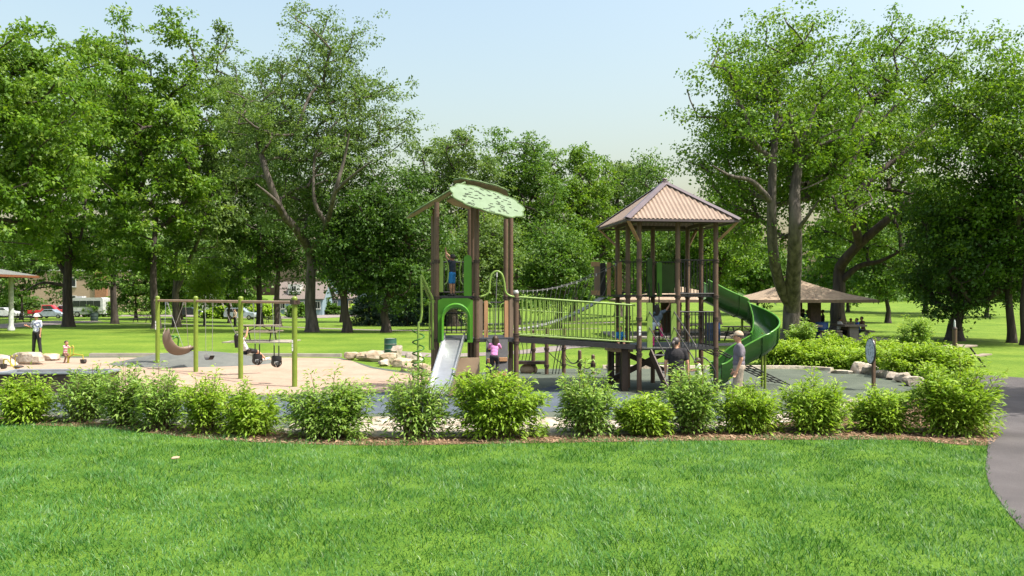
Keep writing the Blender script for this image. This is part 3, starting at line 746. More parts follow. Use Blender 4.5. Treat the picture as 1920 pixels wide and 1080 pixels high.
px_tree('ash_tree', 'stout dark tree behind the picnic shelter with limbs fanning right', 1572, 55, .52, 1630, 190, 10, 545, 119, 56000, .185, 'leaf_bright', 'bark_dark', fork=.05, ntarget=240, depth=6, n=16, rl=.4, limb_fwd=5.0,
        limbs_px=[[(1575, 505, 0), (1590, 480, 0), (1620, 450, 0), (1660, 415, .4), (1700, 380, .8)], [(1575, 450, 0), (1600, 380, 0), (1640, 330, 0), (1690, 290, .3), (1730, 250, .6), (1780, 215, 1)], [(1570, 450, 0), (1585, 350, 0), (1620, 260, .5), (1660, 220, .5), (1700, 175, .5)], [(1575, 530, 0), (1610, 500, -.6), (1650, 490, -1), (1690, 470, -1)]])
px_tree('ash_tree', 'small dark trunked tree on the far lawn right of the shelter roof', 1665, 72, .24, 1655, 75, 410, 575, 120, 16000, .21, 'leaf_mid', 'bark_dark', fork=.2)
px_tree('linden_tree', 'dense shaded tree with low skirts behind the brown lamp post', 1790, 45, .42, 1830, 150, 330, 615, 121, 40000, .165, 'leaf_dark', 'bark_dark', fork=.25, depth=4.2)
px_tree('ash_tree', 'tall tree filling the upper right picture corner', 1897, 43, .21, 1850, 170, 10, 540, 122, 44000, .165, 'leaf_bright', 'bark_dark', fork=.3, depth=4.6, limbs_px=[[(1897, 480, 0), (1880, 420, 0), (1860, 350, .3), (1840, 270, .5)], [(1897, 450, 0), (1905, 380, 0), (1900, 300, 0)]])
px_tree('ash_tree', 'trunk at the far right picture edge beside the tall corner tree', 1925, 41, .26, 1960, 120, 120, 560, 123, 18000, .165, 'leaf_mid', 'bark_dark', fork=.3, depth=3.5)
px_tree('ash_tree', 'bright green tree seen under the square roof and above the spiral slide', 1345, 70, .34, 1345, 95, 330, 570, 124, 24000, .21, 'leaf_bright', 'bark_dark', fork=.2)
px_tree('ash_tree', 'tree on the far hill between shelter and lamp post', 1735, 95, .28, 1740, 90, 300, 575, 125, 18000, .26, 'leaf_mid', 'bark_dark', fork=.25)
px_tree('ash_tree', 'shaded tree behind the second shelter seen through the square tower', 1265, 74, .34, 1262, 80, 400, 575, 126, 16000, .22, 'leaf_mid', 'bark_dark', fork=.2)
px_tree('young_tree', 'small bright young tree standing between the swing posts', 383, 82, .1, 384, 38, 482, 572, 127, 6500, .2, 'leaf_lime', 'bark_grey', fork=.2, ntarget=60, n=9)

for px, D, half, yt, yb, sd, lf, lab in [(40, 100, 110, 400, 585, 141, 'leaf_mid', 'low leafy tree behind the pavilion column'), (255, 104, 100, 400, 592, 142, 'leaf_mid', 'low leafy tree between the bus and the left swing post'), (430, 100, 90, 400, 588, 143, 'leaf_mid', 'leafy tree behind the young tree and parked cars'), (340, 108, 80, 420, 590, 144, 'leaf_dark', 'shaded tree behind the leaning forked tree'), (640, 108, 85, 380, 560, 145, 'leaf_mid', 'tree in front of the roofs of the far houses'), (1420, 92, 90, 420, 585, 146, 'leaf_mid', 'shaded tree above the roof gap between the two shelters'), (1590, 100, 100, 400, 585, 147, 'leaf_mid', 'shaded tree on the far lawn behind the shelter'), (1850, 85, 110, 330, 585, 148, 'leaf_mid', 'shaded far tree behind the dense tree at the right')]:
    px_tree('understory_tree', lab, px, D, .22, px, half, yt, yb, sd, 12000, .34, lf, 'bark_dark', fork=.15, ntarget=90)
t_ = [(0, 0, -.1), (0, 0, 2), (.1, 0, 4), (0, 0, 6)]
make_tree('maple_tree', 'tree just outside the right picture edge shading the asphalt path', V(19.2, 17.0, 0), 151, t_, lobe_crown(151, 0, 0, 5.5, 13.5, 4.0, 3.2, 13, .4), .3, 9000, .32, 'leaf_bright', 'bark_dark', 110)
def spruce(label, px, D, h, w, seed, n=10000):
    b = gd(px, D); t = thing('spruce_tree', label, 'tree', b); r = np.random.default_rng(seed)
    mb = MB(); mb.tube([(0, 0, -.1), (0, 0, h * .5), (0, 0, h)], [.16, .09, .02], 8)
    C = []; Dd = []
    nb = 150
    for i in range(nb):
        u = (i + r.uniform()) / nb; z = .25 + u * (h - .3); L = w * (1 - u) ** .8 * r.uniform(.75, 1.1) + .1; a = r.uniform(0, 6.28)
        e = V(math.cos(a) * L, math.sin(a) * L, z - L * .28); mb.tube([(0, 0, z), tuple(e)], [.03, .006], 3, caps=False)
        k = max(6, int(n / nb * (1 - u) ** .7 * 1.4)); q = r.uniform(.15, 1, k)
        p = V(0, 0, z) + (e - V(0, 0, z)) * q[:, None] + r.normal(size=(k, 3)) * V(.14, .14, .08); C.append(p)
        d = np.tile(nrm(e - V(0, 0, z)), (k, 1)) + r.normal(size=(k, 3)) * .5; d[:, 2] -= .3; Dd.append(d)
    C = np.vstack(C); Dd = np.vstack(Dd); Dd /= np.linalg.norm(Dd, axis=1)[:, None]; m = len(C)
    N = unit_rand(r, m) + V(0, 0, .7); L = r.uniform(.16, .34, m)
    v = leaf_quads(C, Dd, N, L, L * .4)
    link('trunk', mb.mesh('trunk', (0, 0, 0), 50), 'bark_dark', t); link('crown', fast_mesh('crown', v, 4, m, r.uniform(0, 1, m)), 'leaf_spruce', t)
spruce('dark blue green spruce behind the tree trunks left of the tower', 692, 84, 8.0, 2.6, 201)
spruce('dark spruce just left of the spiral pole', 762, 80, 9.0, 2.8, 202)
spruce('dark spruce standing behind the leaf roofed tower', 836, 82, 8.0, 2.6, 203)

# far wood (one mass)
def woodland():
    r = np.random.default_rng(77); C = []; S = []
    mbt = MB()
    for i in range(64):
        x = -190 + 380 * (i + r.uniform()) / 64; y = r.uniform(185, 240) if x < 0 else r.uniform(165, 235); h = r.uniform(16, 25); w = r.uniform(5.5, 8.5); z0 = float(gz(x, y))
        if -62 < x < -20: y += 60
        mbt.tube([(x, y, z0 - .2), (x, y, z0 + h * .6)], [.4, .2], 6, caps=False)
        k = 800; u = unit_rand(r, 26); lob = V(x, y, z0 + h * .5) + u * V(w * .7, w * .7, h * .36)
        p = lob[r.integers(0, 26, k)] + r.normal(size=(k, 3)) * V(w * .2, w * .2, h * .09); p[:, 2] = np.maximum(p[:, 2], z0 + .2); C.append(p); S.append(np.full(k, r.uniform(0, .6)))
        k = 160; p = V(x, y - 4, z0 + 1) + r.normal(size=(k, 3)) * V(4, 1.5, .9); p[:, 2] = np.maximum(p[:, 2], z0 + .1); C.append(p); S.append(np.full(k, .2))
    C = np.vstack(C); n = len(C); D = unit_rand(r, n); N = unit_rand(r, n) + V(0, 0, .6); L = r.uniform(.85, 1.6, n)
    v = leaf_quads(C, D, N, L, L * .75); tint = np.clip(np.concatenate(S) + r.uniform(0, .4, n), 0, 1)
    tag(link('woodland', fast_mesh('woodland', v, 4, n, tint), 'leaf_mid'), 'far wood closing the view behind the park', kind='stuff')
    tag(mbt.build('woodland_trunks', 'bark_dark'), 'trunks of the far wood', kind='stuff')
woodland()
# ------------------------------------------------------------------ shrubs
def shrub(name, label, base, half, h, seed, n, leaf, ll, group, airy=0.0, nstem=40, depth=None, cat='shrub', lw=.3):
    r = np.random.default_rng(seed); t = thing(name, label, cat, base, group)
    mb = MB(); C = []; D = []; dp = depth or half
    per = max(4, n // nstem)
    for i in range(nstem):
        a = r.uniform(0, 6.28); q = math.sqrt(r.uniform(0, 1)); hh = h * r.uniform(.62, 1.04) * (1 - .38 * q ** 2.5)
        if i < nstem * airy: hh *= r.uniform(1.05, 1.28)
        p0 = V(math.cos(a) * q * half * .28, math.sin(a) * q * dp * .28, -.04)
        p2 = V(math.cos(a) * q * half * .98, math.sin(a) * q * dp * .98, hh)
        p1 = (p0 + p2) / 2 + V(-math.cos(a) * q * half * .12, -math.sin(a) * q * dp * .12, h * .1) + r.normal(size=3) * .04
        u = np.linspace(0, 1, 6); B = lambda u: ((1 - u) ** 2)[:, None] * p0 + (2 * u * (1 - u))[:, None] * p1 + (u * u)[:, None] * p2
        mb.tube(B(u), np.linspace(.009, .003, 6) * (1 + h * .3), 4, caps=False)
        uu = r.uniform(.05, 1.0, per) ** .72; pts = B(uu); tg = nrm(p2 - p1)
        # side twigs carry the leaves: pairs along short sprays
        tw = r.uniform(0, 6.28, per); rad = r.uniform(0, 1, per) ** .6 * half * .30 * (1.15 - .75 * uu)
        off = np.column_stack([np.cos(tw) * rad, np.sin(tw) * rad, r.normal(0, .05, per) + rad * .25])
        p = pts + off
        d = np.column_stack([np.cos(tw), np.sin(tw), r.uniform(-.55, .55, per)]) + tg * .35 + r.normal(size=(per, 3)) * .25
        C.append(p); D.append(d)
    # low skirt hiding the stem feet
    k = n // 7; a = r.uniform(0, 6.28, k); q = r.uniform(.35, 1.0, k)
    C.append(np.column_stack([np.cos(a) * q * half * .95, np.sin(a) * q * dp * .95, r.uniform(.04, h * .42, k)])); D.append(np.column_stack([np.cos(a), np.sin(a), r.uniform(-.7, .3, k)]) + r.normal(size=(k, 3)) * .3)
    C = np.vstack(C); D = np.vstack(D); D /= np.linalg.norm(D, axis=1)[:, None]; keep = C[:, 2] > .02; C, D = C[keep], D[keep]; m = len(C)
    N = unit_rand(r, m) * .6 + V(0, 0, 1); N -= D * np.sum(N * D, 1)[:, None]; N /= np.linalg.norm(N, axis=1)[:, None] + 1e-9
    L = ll * r.uniform(.6, 1.35, m)
    v = leaf_quads(C, D, N, L, L * r.uniform(lw * .8, lw * 1.25, m), .35)
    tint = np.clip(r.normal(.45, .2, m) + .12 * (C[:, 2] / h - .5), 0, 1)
    link('stems', mb.mesh('stems', (0, 0, 0), 50), 'twig', t)
    link('foliage', fast_mesh('foliage', v, 4, m, tint), leaf, t)
SHRUBS = [ # px, half px, top, base, leaves, material, airy, label
    (48, 52, 708, 800, 5200, 'leaf_lime', .1, 'round dense shrub at the left picture edge'),
    (160, 55, 694, 797, 3600, 'leaf_shrub', .3, 'feathery shrub in front of the brown sand table'),
    (237, 46, 692, 806, 3000, 'leaf_shrub', .4, 'loose shrub right of the sand table, second after the round left one'),
    (303, 52, 694, 812, 3200, 'leaf_shrub', .4, 'loose see-through shrub below the moulded tan swing seat'),
    (386, 50, 702, 818, 3200, 'leaf_lime', .35, 'loose upright shrub in front of the second swing post'),
    (471, 58, 731, 822, 5000, 'leaf_lime', .1, 'low dense shrub in front of the bucket swings'),
    (614, 86, 716, 828, 6800, 'leaf_shrub', .3, 'wide leafy shrub right of the last swing post'),
    (780, 66, 704, 828, 3600, 'leaf_shrub', .35, 'airy shrub in front of the spiral pole and slide foot'),
    (928, 96, 698, 828, 9000, 'leaf_lime', .2, 'largest middle shrub in front of the plank ramp'),
    (1098, 58, 699, 822, 4600, 'leaf_shrub', .3, 'upright shrub in front of the short brown posts'),
    (1207, 52, 738, 822, 5200, 'leaf_lime', .0, 'low round lime green shrub in front of the bridge tower post'),
    (1298, 62, 692, 818, 5000, 'leaf_shrub', .35, 'tall leafy shrub in front of the woman in black'),
    (1402, 56, 722, 818, 5200, 'leaf_lime', .05, 'round lime green shrub at the feet of the man in the cap'),
    (1525, 64, 709, 818, 6000, 'leaf_lime', .15, 'leafy shrub left of the oval sign post'),
    (1652, 58, 731, 816, 5000, 'leaf_lime', .1, 'low dark leaved shrub right of the oval sign post'),
    (1792, 84, 686, 822, 9500, 'leaf_lime', .25, 'biggest shrub beside the asphalt path at the right')]
for i, (px, half, ty, by, n, lf, airy, lab) in enumerate(SHRUBS):
    b = gnd(px, by - 8); s = b[1] / F
    shrub('shrub', lab, b, half * s * 1.08, (by - 8 - ty) * s * 1.0, 300 + i, n, lf, .105, 'row of shrubs along the front of the playground', airy + .12, depth=min(half * s, .55), nstem=46)
# small ground plants between them
for i, (px, py, lab) in enumerate([(1610, 790, 'small grey green ground plant between two shrubs near the sign'), (1010, 818, 'small pale sprout right of the largest middle shrub'), (1135, 812, 'small sprout left of the low round lime shrub'), (668, 826, 'small sprout at the right foot of the wide leafy shrub'), (1835, 800, 'small sprout on the mulch beside the asphalt path')]):
    b = gnd(px, py); shrub('ground_plant', lab, b, .2, .22, 340 + i, 420, 'leaf_shrub', .07, 'small plants between the shrubs', .2, nstem=10, cat='plant')
# back hedge at the right
BACK = [(1470, 46, 640, 690, 'left end shrub of the back hedge under the spiral slide'), (1530, 50, 646, 693, 'back hedge shrub in front of the grey tree trunk'), (1592, 50, 650, 693, 'back hedge shrub in front of the picnic shelter tables'),
        (1650, 52, 650, 700, 'back hedge shrub behind the oval sign'), (1706, 54, 640, 712, 'taller back hedge shrub right of the oval sign'), (1762, 50, 645, 708, 'right end shrub of the back hedge by the lamp post')]
for i, (px, half, ty, by, lab) in enumerate(BACK):
    b = gnd(px, by - 5); s = b[1] / F
    shrub('shrub', lab, b, half * s * 1.15, (by - 5 - ty) * s, 360 + i, 7000, 'leaf_lime', .13, 'hedge of shrubs behind the play surface at the right', .15, depth=1.0, nstem=46, lw=.36)
for i, (px, D, half, h, lab, lf) in enumerate([(1560, 33, 1.0, .85, 'tall back row shrub at the foot of the shelter', 'leaf_lime'), (1640, 33, 1.1, .72, 'back row shrub below the seated people', 'leaf_lime'), (1715, 34, .9, 1.65, 'tall loose bush with thin leaves right of the shelter slab', 'leaf_shrub'), (1505, 36.5, .75, 1.3, 'pale loose bush at the base of the grey tree trunk', 'leaf_shrub')]):
    shrub('shrub', lab, gd(px, D), half, h, 380 + i, 4200, lf, .14, 'hedge of shrubs behind the play surface at the right', .4, depth=.9, nstem=30, lw=.36)
# garden shrubs before the houses
for i, (px, D, half, h, lf, lab) in enumerate([(405, 118, 2.0, 1.8, 'leaf_lime', 'bright garden bush left of the silver car'), (495, 124, 2.6, 2.0, 'leaf_lime', 'yellow green garden bush right of the silver car'), (560, 130, 2.2, 2.3, 'leaf_mid', 'rounded garden bush before the gabled house'), (600, 150, 1.8, 4.2, 'leaf_dark', 'tall clipped dark bush between the two houses'), (622, 150, 2.4, 2.0, 'leaf_dark', 'low dark bush before the blue porch house'), (678, 150, 3.0, 3.0, 'leaf_lime', 'bright bush right of the blue porch house'), (190, 118, 2.5, 2.4, 'leaf_mid', 'bush behind the white bus'), (285, 130, 5.0, 4.6, 'leaf_mid', 'leafy thicket behind the swing set left post'), (440, 135, 5.0, 4.4, 'leaf_mid', 'leafy thicket behind the silver car'), (20, 118, 5.0, 4.0, 'leaf_dark', 'dark thicket behind the pavilion column'), (740, 92, 3.5, 2.8, 'leaf_dark', 'dark thicket at the foot of the spruces'), (800, 90, 3.5, 2.4, 'leaf_mid', 'thicket behind the spiral pole')]):
    shrub('garden_bush', lab, gd(px, D), half, h, 400 + i, 2400, lf, .42, 'bushes in front of the houses', .1, nstem=22, lw=.6)
# ------------------------------------------------------------------ play structure
TH = math.radians(8.0); CT, ST = math.cos(TH), math.sin(TH)
PO = V(-1.93, 20.5, 0); UX = V(CT, ST, 0); VX = V(-ST, CT, 0); ZZ = V(0, 0, 1)
def W(u, v, z): return PO + UX * u + VX * v + ZZ * z
RP = 0.066
RB = np.column_stack([UX, VX, ZZ])
collar_me = MB().lathe([(RP + .004, -.045), (RP + .022, -.04), (RP + .022, -.012), (RP + .012, -.008), (RP + .012, .008), (RP + .022, .012), (RP + .022, .04), (RP + .004, .045)], (0, 0, 0), 14).mesh('collar', smooth=40)
ball_me = MB().sph((0, 0, .03), (RP * 1.02, RP * 1.02, RP * .95), 14, 9).mesh('cap', smooth=60)
def post(t, u, v, z1, collars=(), cap=False, m='post_brown', r=RP, z0=0.0):
    p = W(u, v, 0); mb = MB(); mb.cyl(p + ZZ * (z0 - .02), p + ZZ * z1, r, 18)
    o = mb.build('post', m, t, smooth=40)
    for c in collars: rep('collar', collar_me, 'brown_dark', o, p + ZZ * c)
    if cap: rep('cap', ball_me, 'clamp_white' if cap == 'w' else m, o, p + ZZ * z1)
    for ch in o.children: ch.location = Vector(ch.location)     # offsets are already relative to the tower
    return o
def bar_rail(t, name, p0, p1, z0, z1, n, m, rr=.016, rails=(0, 1), rail_r=.02, mid=None, end=.04, flat=False):
    """railing between two points: rails are its own mesh, every upright bar a sub-part"""
    p0 = np.asarray(p0, float); p1 = np.asarray(p1, float); d = nrm((p1 - p0) * V(1, 1, 0)); L = np.linalg.norm((p1 - p0) * V(1, 1, 0))
    mb = MB()
    a = p0 + d * end; b = p1 - d * end
    mb.cyl(a + ZZ * z1, b + ZZ * z1, rail_r, 10)
    o = mb.build(name, m, t, smooth=40)
    mb = MB(); mb.cyl(a + ZZ * z0, b + ZZ * z0, rail_r, 10); mb.build('lower_rail', m, o, smooth=40)
    bm_ = MB().cyl((0, 0, z0), (0, 0, z1), rr, 8).mesh('bar', smooth=40)
    for i in range(n):
        q = a + (b - a) * (i + .5) / n
        rep('bar', bm_, m, o, q)
    return o
def deck(t, name, u0, u1, v0, v1, z, th=.07, m='deck_black'):
    mb = MB(); mb.box(W((u0 + u1) / 2, (v0 + v1) / 2, z - th / 2), (u1 - u0, v1 - v0, th), RB)
    k = mb.build(name, m, t); return k
def board(t, name, u, v, z0, z1, w, m, along='u', th=.035, round_top=False):
    ax, az = (UX, VX) if along == 'u' else (VX, UX)
    h = z1 - z0
    if round_top:
        poly = [(-w / 2, 0), (w / 2, 0), (w / 2, h - w * .45)] + [(w / 2 * math.cos(a), h - w * .45 + w * .45 * math.sin(a)) for a in np.linspace(.3, math.pi - .3, 7)] + [(-w / 2, h - w * .45)]
    else: poly = [(-w / 2, 0), (w / 2, 0), (w / 2, h - .02), (w / 2 - .02, h), (-w / 2 + .02, h), (-w / 2, h - .02)]
    mb = MB(); mb.prism(poly, W(u, v, z0), ax, ZZ, az, th)
    return mb.build(name, m, t, fixn=True)

# ---------------- left tower with leaf roof
B1 = 1.03; ZL = 1.45; ZU = 2.56
lt = thing('play_tower', 'brown post tower with green leaf shaped roof panels and a steel slide', 'play tower', W(0, 0, 0), 'towers of the play structure')
tops = {(0, 0): 4.96, (1, 0): 5.0, (0, 1): 4.9, (1, 1): 5.05, (0, 2): 4.8, (1, 2): 5.05, (2, 1): 4.75, (2, 2): 4.75}
for (i, j), z in tops.items():
    post(lt, i * B1, j * B1, z, (ZL - .02, ZU - .05) + ((3.45,) if i < 2 else ()))
post(lt, 2 * B1, 0, 2.62, (ZL - .1, ZL + .1, 2.48), 'w')
deck(lt, 'deck', .02, B1 - .02, .02, 2 * B1, ZU, .06)
deck(lt, 'deck', .02, 2 * B1, -.03, 2 * B1, ZL, .08)
# upper deck panels
board(lt, 'side_panel', .80, .04, ZU - .03, 3.62, .2, 'kelly', round_top=True)
board(lt, 'side_panel', .11, .05, ZU + .1, 3.6, .12, 'apple', round_top=True)
mb = MB(); q = [W(.2, .06, 2.85), W(.28, .06, 2.95), W(.3, .06, 3.2), W(.28, .06, 3.42), W(.2, .06, 3.52)]; mb.tube(smooth_poly(q, 4, False), .015, 8); mb.build('hand_hold', 'apple', lt, smooth=40)
mb = MB(); q = [W(.68, .06, 2.85), W(.62, .06, 2.95), W(.6, .06, 3.2), W(.63, .06, 3.42), W(.68, .06, 3.52)]; mb.tube(smooth_poly(q, 4, False), .015, 8); mb.build('hand_hold', 'apple', lt, smooth=40)
bar_rail(lt, 'rear_railing', W(0, 2 * B1, 0), W(B1, 2 * B1, 0), ZU + .1, ZU + .95, 9, 'black_coat', .012)
bar_rail(lt, 'rear_railing', W(0, 2 * B1, 0), W(B1, 2 * B1, 0), ZL + .06, ZL + .62, 7, 'black_coat', .014, rail_r=.018)
bar_rail(lt, 'rear_railing', W(B1, 2 * B1, 0), W(2 * B1, 2 * B1, 0), ZL + .08, ZL + .92, 8, 'black_coat', .013)
bar_rail(lt, 'side_railing', W(0, 0, 0), W(0, B1, 0), ZU + .1, ZU + .95, 8, 'apple', .012)
bar_rail(lt, 'side_railing', W(B1, .05, 0), W(B1, B1, 0), ZU + .1, ZU + .9, 7, 'post_brown', .012)
# slide hood: square green panel with a moulded arch
def arch(w, h, n=14, base=0.0):
    r = w / 2; return [(-r, base)] + [(r * math.cos(a), h - r + r * math.sin(a)) for a in np.linspace(math.pi, 0, n)] + [(r, base)]
hz0, hz1 = ZL - .06, 2.5
inn = arch(.60, .86, 14, 0.0)
k = len(inn); outp = []
for (a, b) in inn:                                   # project to the square outline
    if b <= 0.0: outp.append((math.copysign(.445, a), -.02 if abs(a) > .2 else b)); continue
    sx = .445 / max(abs(a), 1e-6); sy = (hz1 - hz0 - .45) / max(b - .45, 1e-6) if b > .45 else 9
    s = min(sx, sy); outp.append((a * s, .45 + (b - .45) * s if b > .45 else b))
hc = W(.47, -.10, hz0)
mb = MB(); mb.ring_prism(outp, inn, hc, UX, ZZ, VX, .07); hood = mb.build('slide_hood', 'kelly', lt, fixn=True)
mb = MB(); A0 = arch(.60, .86, 16, .05); ring = []
for s, off, y in ((1.0, 0, 0), (1.16, .0, -.06), (1.24, .0, -.16), (1.18, 0, -.20), (1.04, 0, -.17), (.98, 0, -.04)):
    ring.append([hc + UX * a * s + ZZ * (.3 + (b - .3) * (s if b > .3 else 1)) + VX * (y - .03) for a, b in A0])
vs = np.vstack(ring); nA = len(A0); fs = [(i * nA + j, i * nA + j + 1, (i + 1) * nA + j + 1, (i + 1) * nA + j) for i in range(len(ring) - 1) for j in range(nA - 1)]
mb.add(vs, fs); mb.build('arch_lip', 'kelly', hood, smooth=50, fixn=True)
# steel slide
sl = thing('slide', 'straight silver steel slide running down from the green arched hood', 'slide', W(.3, -1.5, 0))
s0 = W(.46, -.06, ZL + .02); s1 = W(.02, -1.62, .42); s2 = W(-.08, -1.98, .30)
Pth = smooth_poly([s0, s0 + (s1 - s0) * .12 + ZZ * .02, s0 + (s1 - s0) * .5, s1, s2], 6, False)
side = nrm(np.cross(s1 - s0, ZZ))
def sweep_trough(P, prof, sides):
    vs = []; n = len(prof)
    for p, s in zip(P, sides): vs += [p + s * a + ZZ * b for a, b in prof]
    fs = [(i * n + j, i * n + (j + 1) % n, (i + 1) * n + (j + 1) % n, (i + 1) * n + j) for i in range(len(P) - 1) for j in range(n)]
    fs += [tuple(range(n)), tuple((len(P) - 1) * n + j for j in range(n - 1, -1, -1))]
    return np.array(vs), fs
bed_prof = [(-.235, 0), (.235, 0), (.235, -.03), (-.235, -.03)]
mb = MB(); mb.add(*sweep_trough(Pth, bed_prof, [side] * len(Pth))); mb.build('slide_bed', 'steel', sl, smooth=40, fixn=True)
for sg in (-1, 1):
    pr = [(sg * .236, -.03), (sg * .262, -.03), (sg * .275, .15), (sg * .236, .15)]
    mb = MB(); mb.add(*sweep_trough(Pth, pr, [side] * len(Pth))); mb.build('slide_side', 'steel', sl, smooth=30, fixn=True)
mb = MB(); mb.cyl(W(-.02, -1.5, 0), W(-.02, -1.5, .43), .03, 10); mb.build('support_leg', 'galv', sl, smooth=40)
# under deck panel with an arch
pc = W(.73, -.14, 0); inn = arch(.46, .62, 12, 0.02)
outp = [(-.44, .02)] + [(max(-.44, min(.36, a * 9)) if abs(math.sin(t)) < .6 else a * 1.0, .98) for t, (a, b) in zip(np.linspace(math.pi, 0, 12), inn[1:-1])] + [(.36, .02)]
outp = [(-.44, .02)] + [(-.44, .5), (-.44, .78), (-.44, .98), (-.3, .98), (-.2, .98), (-.08, .98), (.04, .98), (.14, .98), (.24, .98), (.36, .98), (.36, .78), (.36, .5)] + [(.36, .02)]
mb = MB(); mb.ring_prism(outp[:len(inn)], inn, pc, UX, ZZ, VX, .04); mb.build('crawl_panel', 'panel_tan', lt, fixn=True)
board(lt, 'crawl_panel', .5, B1, .05, .9, .8, 'panel_tan')
# right bay: slats, loops and the arch handle
for u, m in ((1.13, 'plank_brown'), (1.27, 'plank_tan'), (1.80, 'plank_tan'), (1.93, 'plank_brown')):
    board(lt, 'slat', u, -.02, ZL + .04, 2.47 if m == 'plank_brown' else 2.44, .1, m)
for u0, sg in ((1.33, 1), (1.74, -1)):
    q = [W(u0, -.02, ZL + .15), W(u0 + sg * .1, -.02, ZL + .2), W(u0 + sg * .13, -.02, ZL + .5), W(u0 + sg * .1, -.02, 2.3), W(u0, -.02, 2.38)]
    mb = MB(); mb.tube(smooth_poly(q, 5, False), .014, 8); mb.build('hand_hold', 'apple', lt, smooth=40)
q = [W(B1 + .02, -.02, 2.54), W(1.2, -.02, 2.56), W(1.34, -.02, 2.66), W(1.37, -.02, 2.95), W(1.42, -.02, 3.12), W(1.55, -.02, 3.2), W(1.68, -.02, 3.12), W(1.74, -.02, 2.92), W(1.78, -.02, 2.66), W(1.9, -.02, 2.56), W(2.03, -.02, 2.54)]
mb = MB(); mb.tube(smooth_poly(q, 5, False), .028, 10); mb.build('arch_handle', 'apple', lt, smooth=50)
mb = MB(); mb.cyl(W(1.55, -.02, 3.18), W(1.46, -.28, 1.0), .012, 8); rp = mb.build('climbing_rope', 'rope', lt, smooth=40)
mb = MB(); mb.cyl(W(1.55, -.02, 3.17), W(1.548, -.03, 3.05), .022, 8); mb.build('rope_clamp', 'clamp_white', rp, smooth=40)
# plank ramp
rt0, rt1 = W(1.55, -.06, ZL - .02), W(1.42, -1.05, .02)
rs = nrm(np.cross(rt1 - rt0, ZZ)); rn = nrm(np.cross(rs, rt1 - rt0)); rn = rn if rn[2] > 0 else -rn
mb = MB(); mb.beam(rt0, rt1, .56, .05, rn); ramp = mb.build('climbing_ramp', 'deck_black', lt)
pad = MB().box((0, 0, 0), (.2, .1, .09)).mesh('foot_hold')
for f, s, m in ((.16, .13, 'plank_tan'), (.36, -.16, 'plank_tan'), (.38, .15, 'plank_tan'), (.60, -.14, 'plank_tan'), (.62, .05, 'plank_tan'), (.82, .1, 'plank_tan')):
    rep('foot_hold', pad, m, ramp, rt0 + (rt1 - rt0) * f + rs * s + rn * .06, TH)
for u in (1.9, 1.98):
    board(lt, 'under_panel', u, .5, .05, .9, .09, 'plank_brown')
# leaf shaped roof panels
def leaf_panel(c, av, bv, seed, nl=11, slots=True, tmat='leaf_panel'):
    c, av, bv = (np.asarray(q, float) for q in (c, av, bv)); nv = nrm(np.cross(av, bv)); nv = nv if nv[2] > 0 else -nv
    th = np.linspace(0, 2 * math.pi, 88, endpoint=False); r = np.random.default_rng(seed); out = []
    for t in th:
        s = 1 + .075 * abs(math.sin(nl * t / 2 + .4)) - .03
        e = .86 + .14 * math.cos(2 * t)
        out.append((math.cos(t) * s * (1.0), math.sin(t) * s * e))
    mb = MB(); mb.prism(out, c + nv * .012, av / 2, bv / 2, nv, .02, 0); o = mb.build('roof_leaf', tmat, lt, fixn=True)
    mb = MB(); mb.prism([(a * .985, b * .985) for a, b in out], c - nv * .012, av / 2, bv / 2, nv, .018, 0); mb.build('leaf_underside', 'leaf_panel_under', o, fixn=True)
    mb = MB(); mb.tube([c + nv * .012 + av / 2 * a + bv / 2 * b for a, b in out], .022, 6, closed=True); mb.build('leaf_rim', 'leaf_panel_edge', o, smooth=50)
    if slots:
        mb = MB()
        for i in range(70):
            a, b = r.uniform(-.85, .85), r.uniform(-.72, .72)
            if a * a + b * b > .68: continue
            ang = r.uniform(-.5, .5); l = r.uniform(.03, .055)
            d = nrm(av) * math.cos(ang) + nrm(bv) * math.sin(ang); p = c + av / 2 * a + bv / 2 * b + nv * .0235
            mb.beam(p - d * l, p + d * l, .032, .004, nv)
        tag(mb.build('perforation', 'slot_dark', o), kind='stuff')
    return o
leaf_panel(at(914, 377, 20.25), V(1.80, .25, -.50), V(-.02, 1.05, .84), 1)
leaf_panel(at(819, 376, 21.15), V(1.50, .1, .90), V(-.2, 1.8, .05), 2, 9)
leaf_panel(at(902, 353, 21.6), V(1.45, .1, -.30), V(0, 1.0, -.30), 3, 10)
leaf_panel(at(885, 384, 21.7), V(1.30, .1, -.25), V(-.1, 1.0, -.20), 4, 9)
# spiral climbing pole
sp = thing('spiral_pole', 'green climbing pole wound with a coil, left of the leaf roofed tower', 'climbing pole', W(-.47, -.1, 0))
pb = W(-.47, -.1, 0)
mb = MB(); q = [pb - ZZ * .02, pb + ZZ * 1.7, pb + ZZ * 1.9 + UX * .05, pb + ZZ * 2.2 + UX * .09, pb + ZZ * 3.02 + UX * .075, pb + ZZ * 3.06 + UX * .09, pb + ZZ * 3.0 + UX * .13, W(-.1, -.02, 2.5), W(-.02, -.02, 2.42)]
mb.tube(smooth_poly(q, 6, False), .03, 10); mb.build('pole', 'apple', sp, smooth=50)
t = np.linspace(0, 1, 130); ang = t * 2 * math.pi * 5.6
hel = np.column_stack([pb[0] + .145 * np.cos(ang), pb[1] + .145 * np.sin(ang), .08 + t * 1.62])
mb = MB(); mb.tube(hel, .019, 8); mb.build('coil', 'coil_green', sp, smooth=50)
mb = MB(); mb.tube(smooth_poly([pb + ZZ * 2.98 + UX * .1, W(-.25, .1, 2.65), W(-.12, .15, 2.44), W(0, .12, 2.42)], 6, False), .024, 8); mb.build('hand_rail', 'apple', sp, smooth=50)
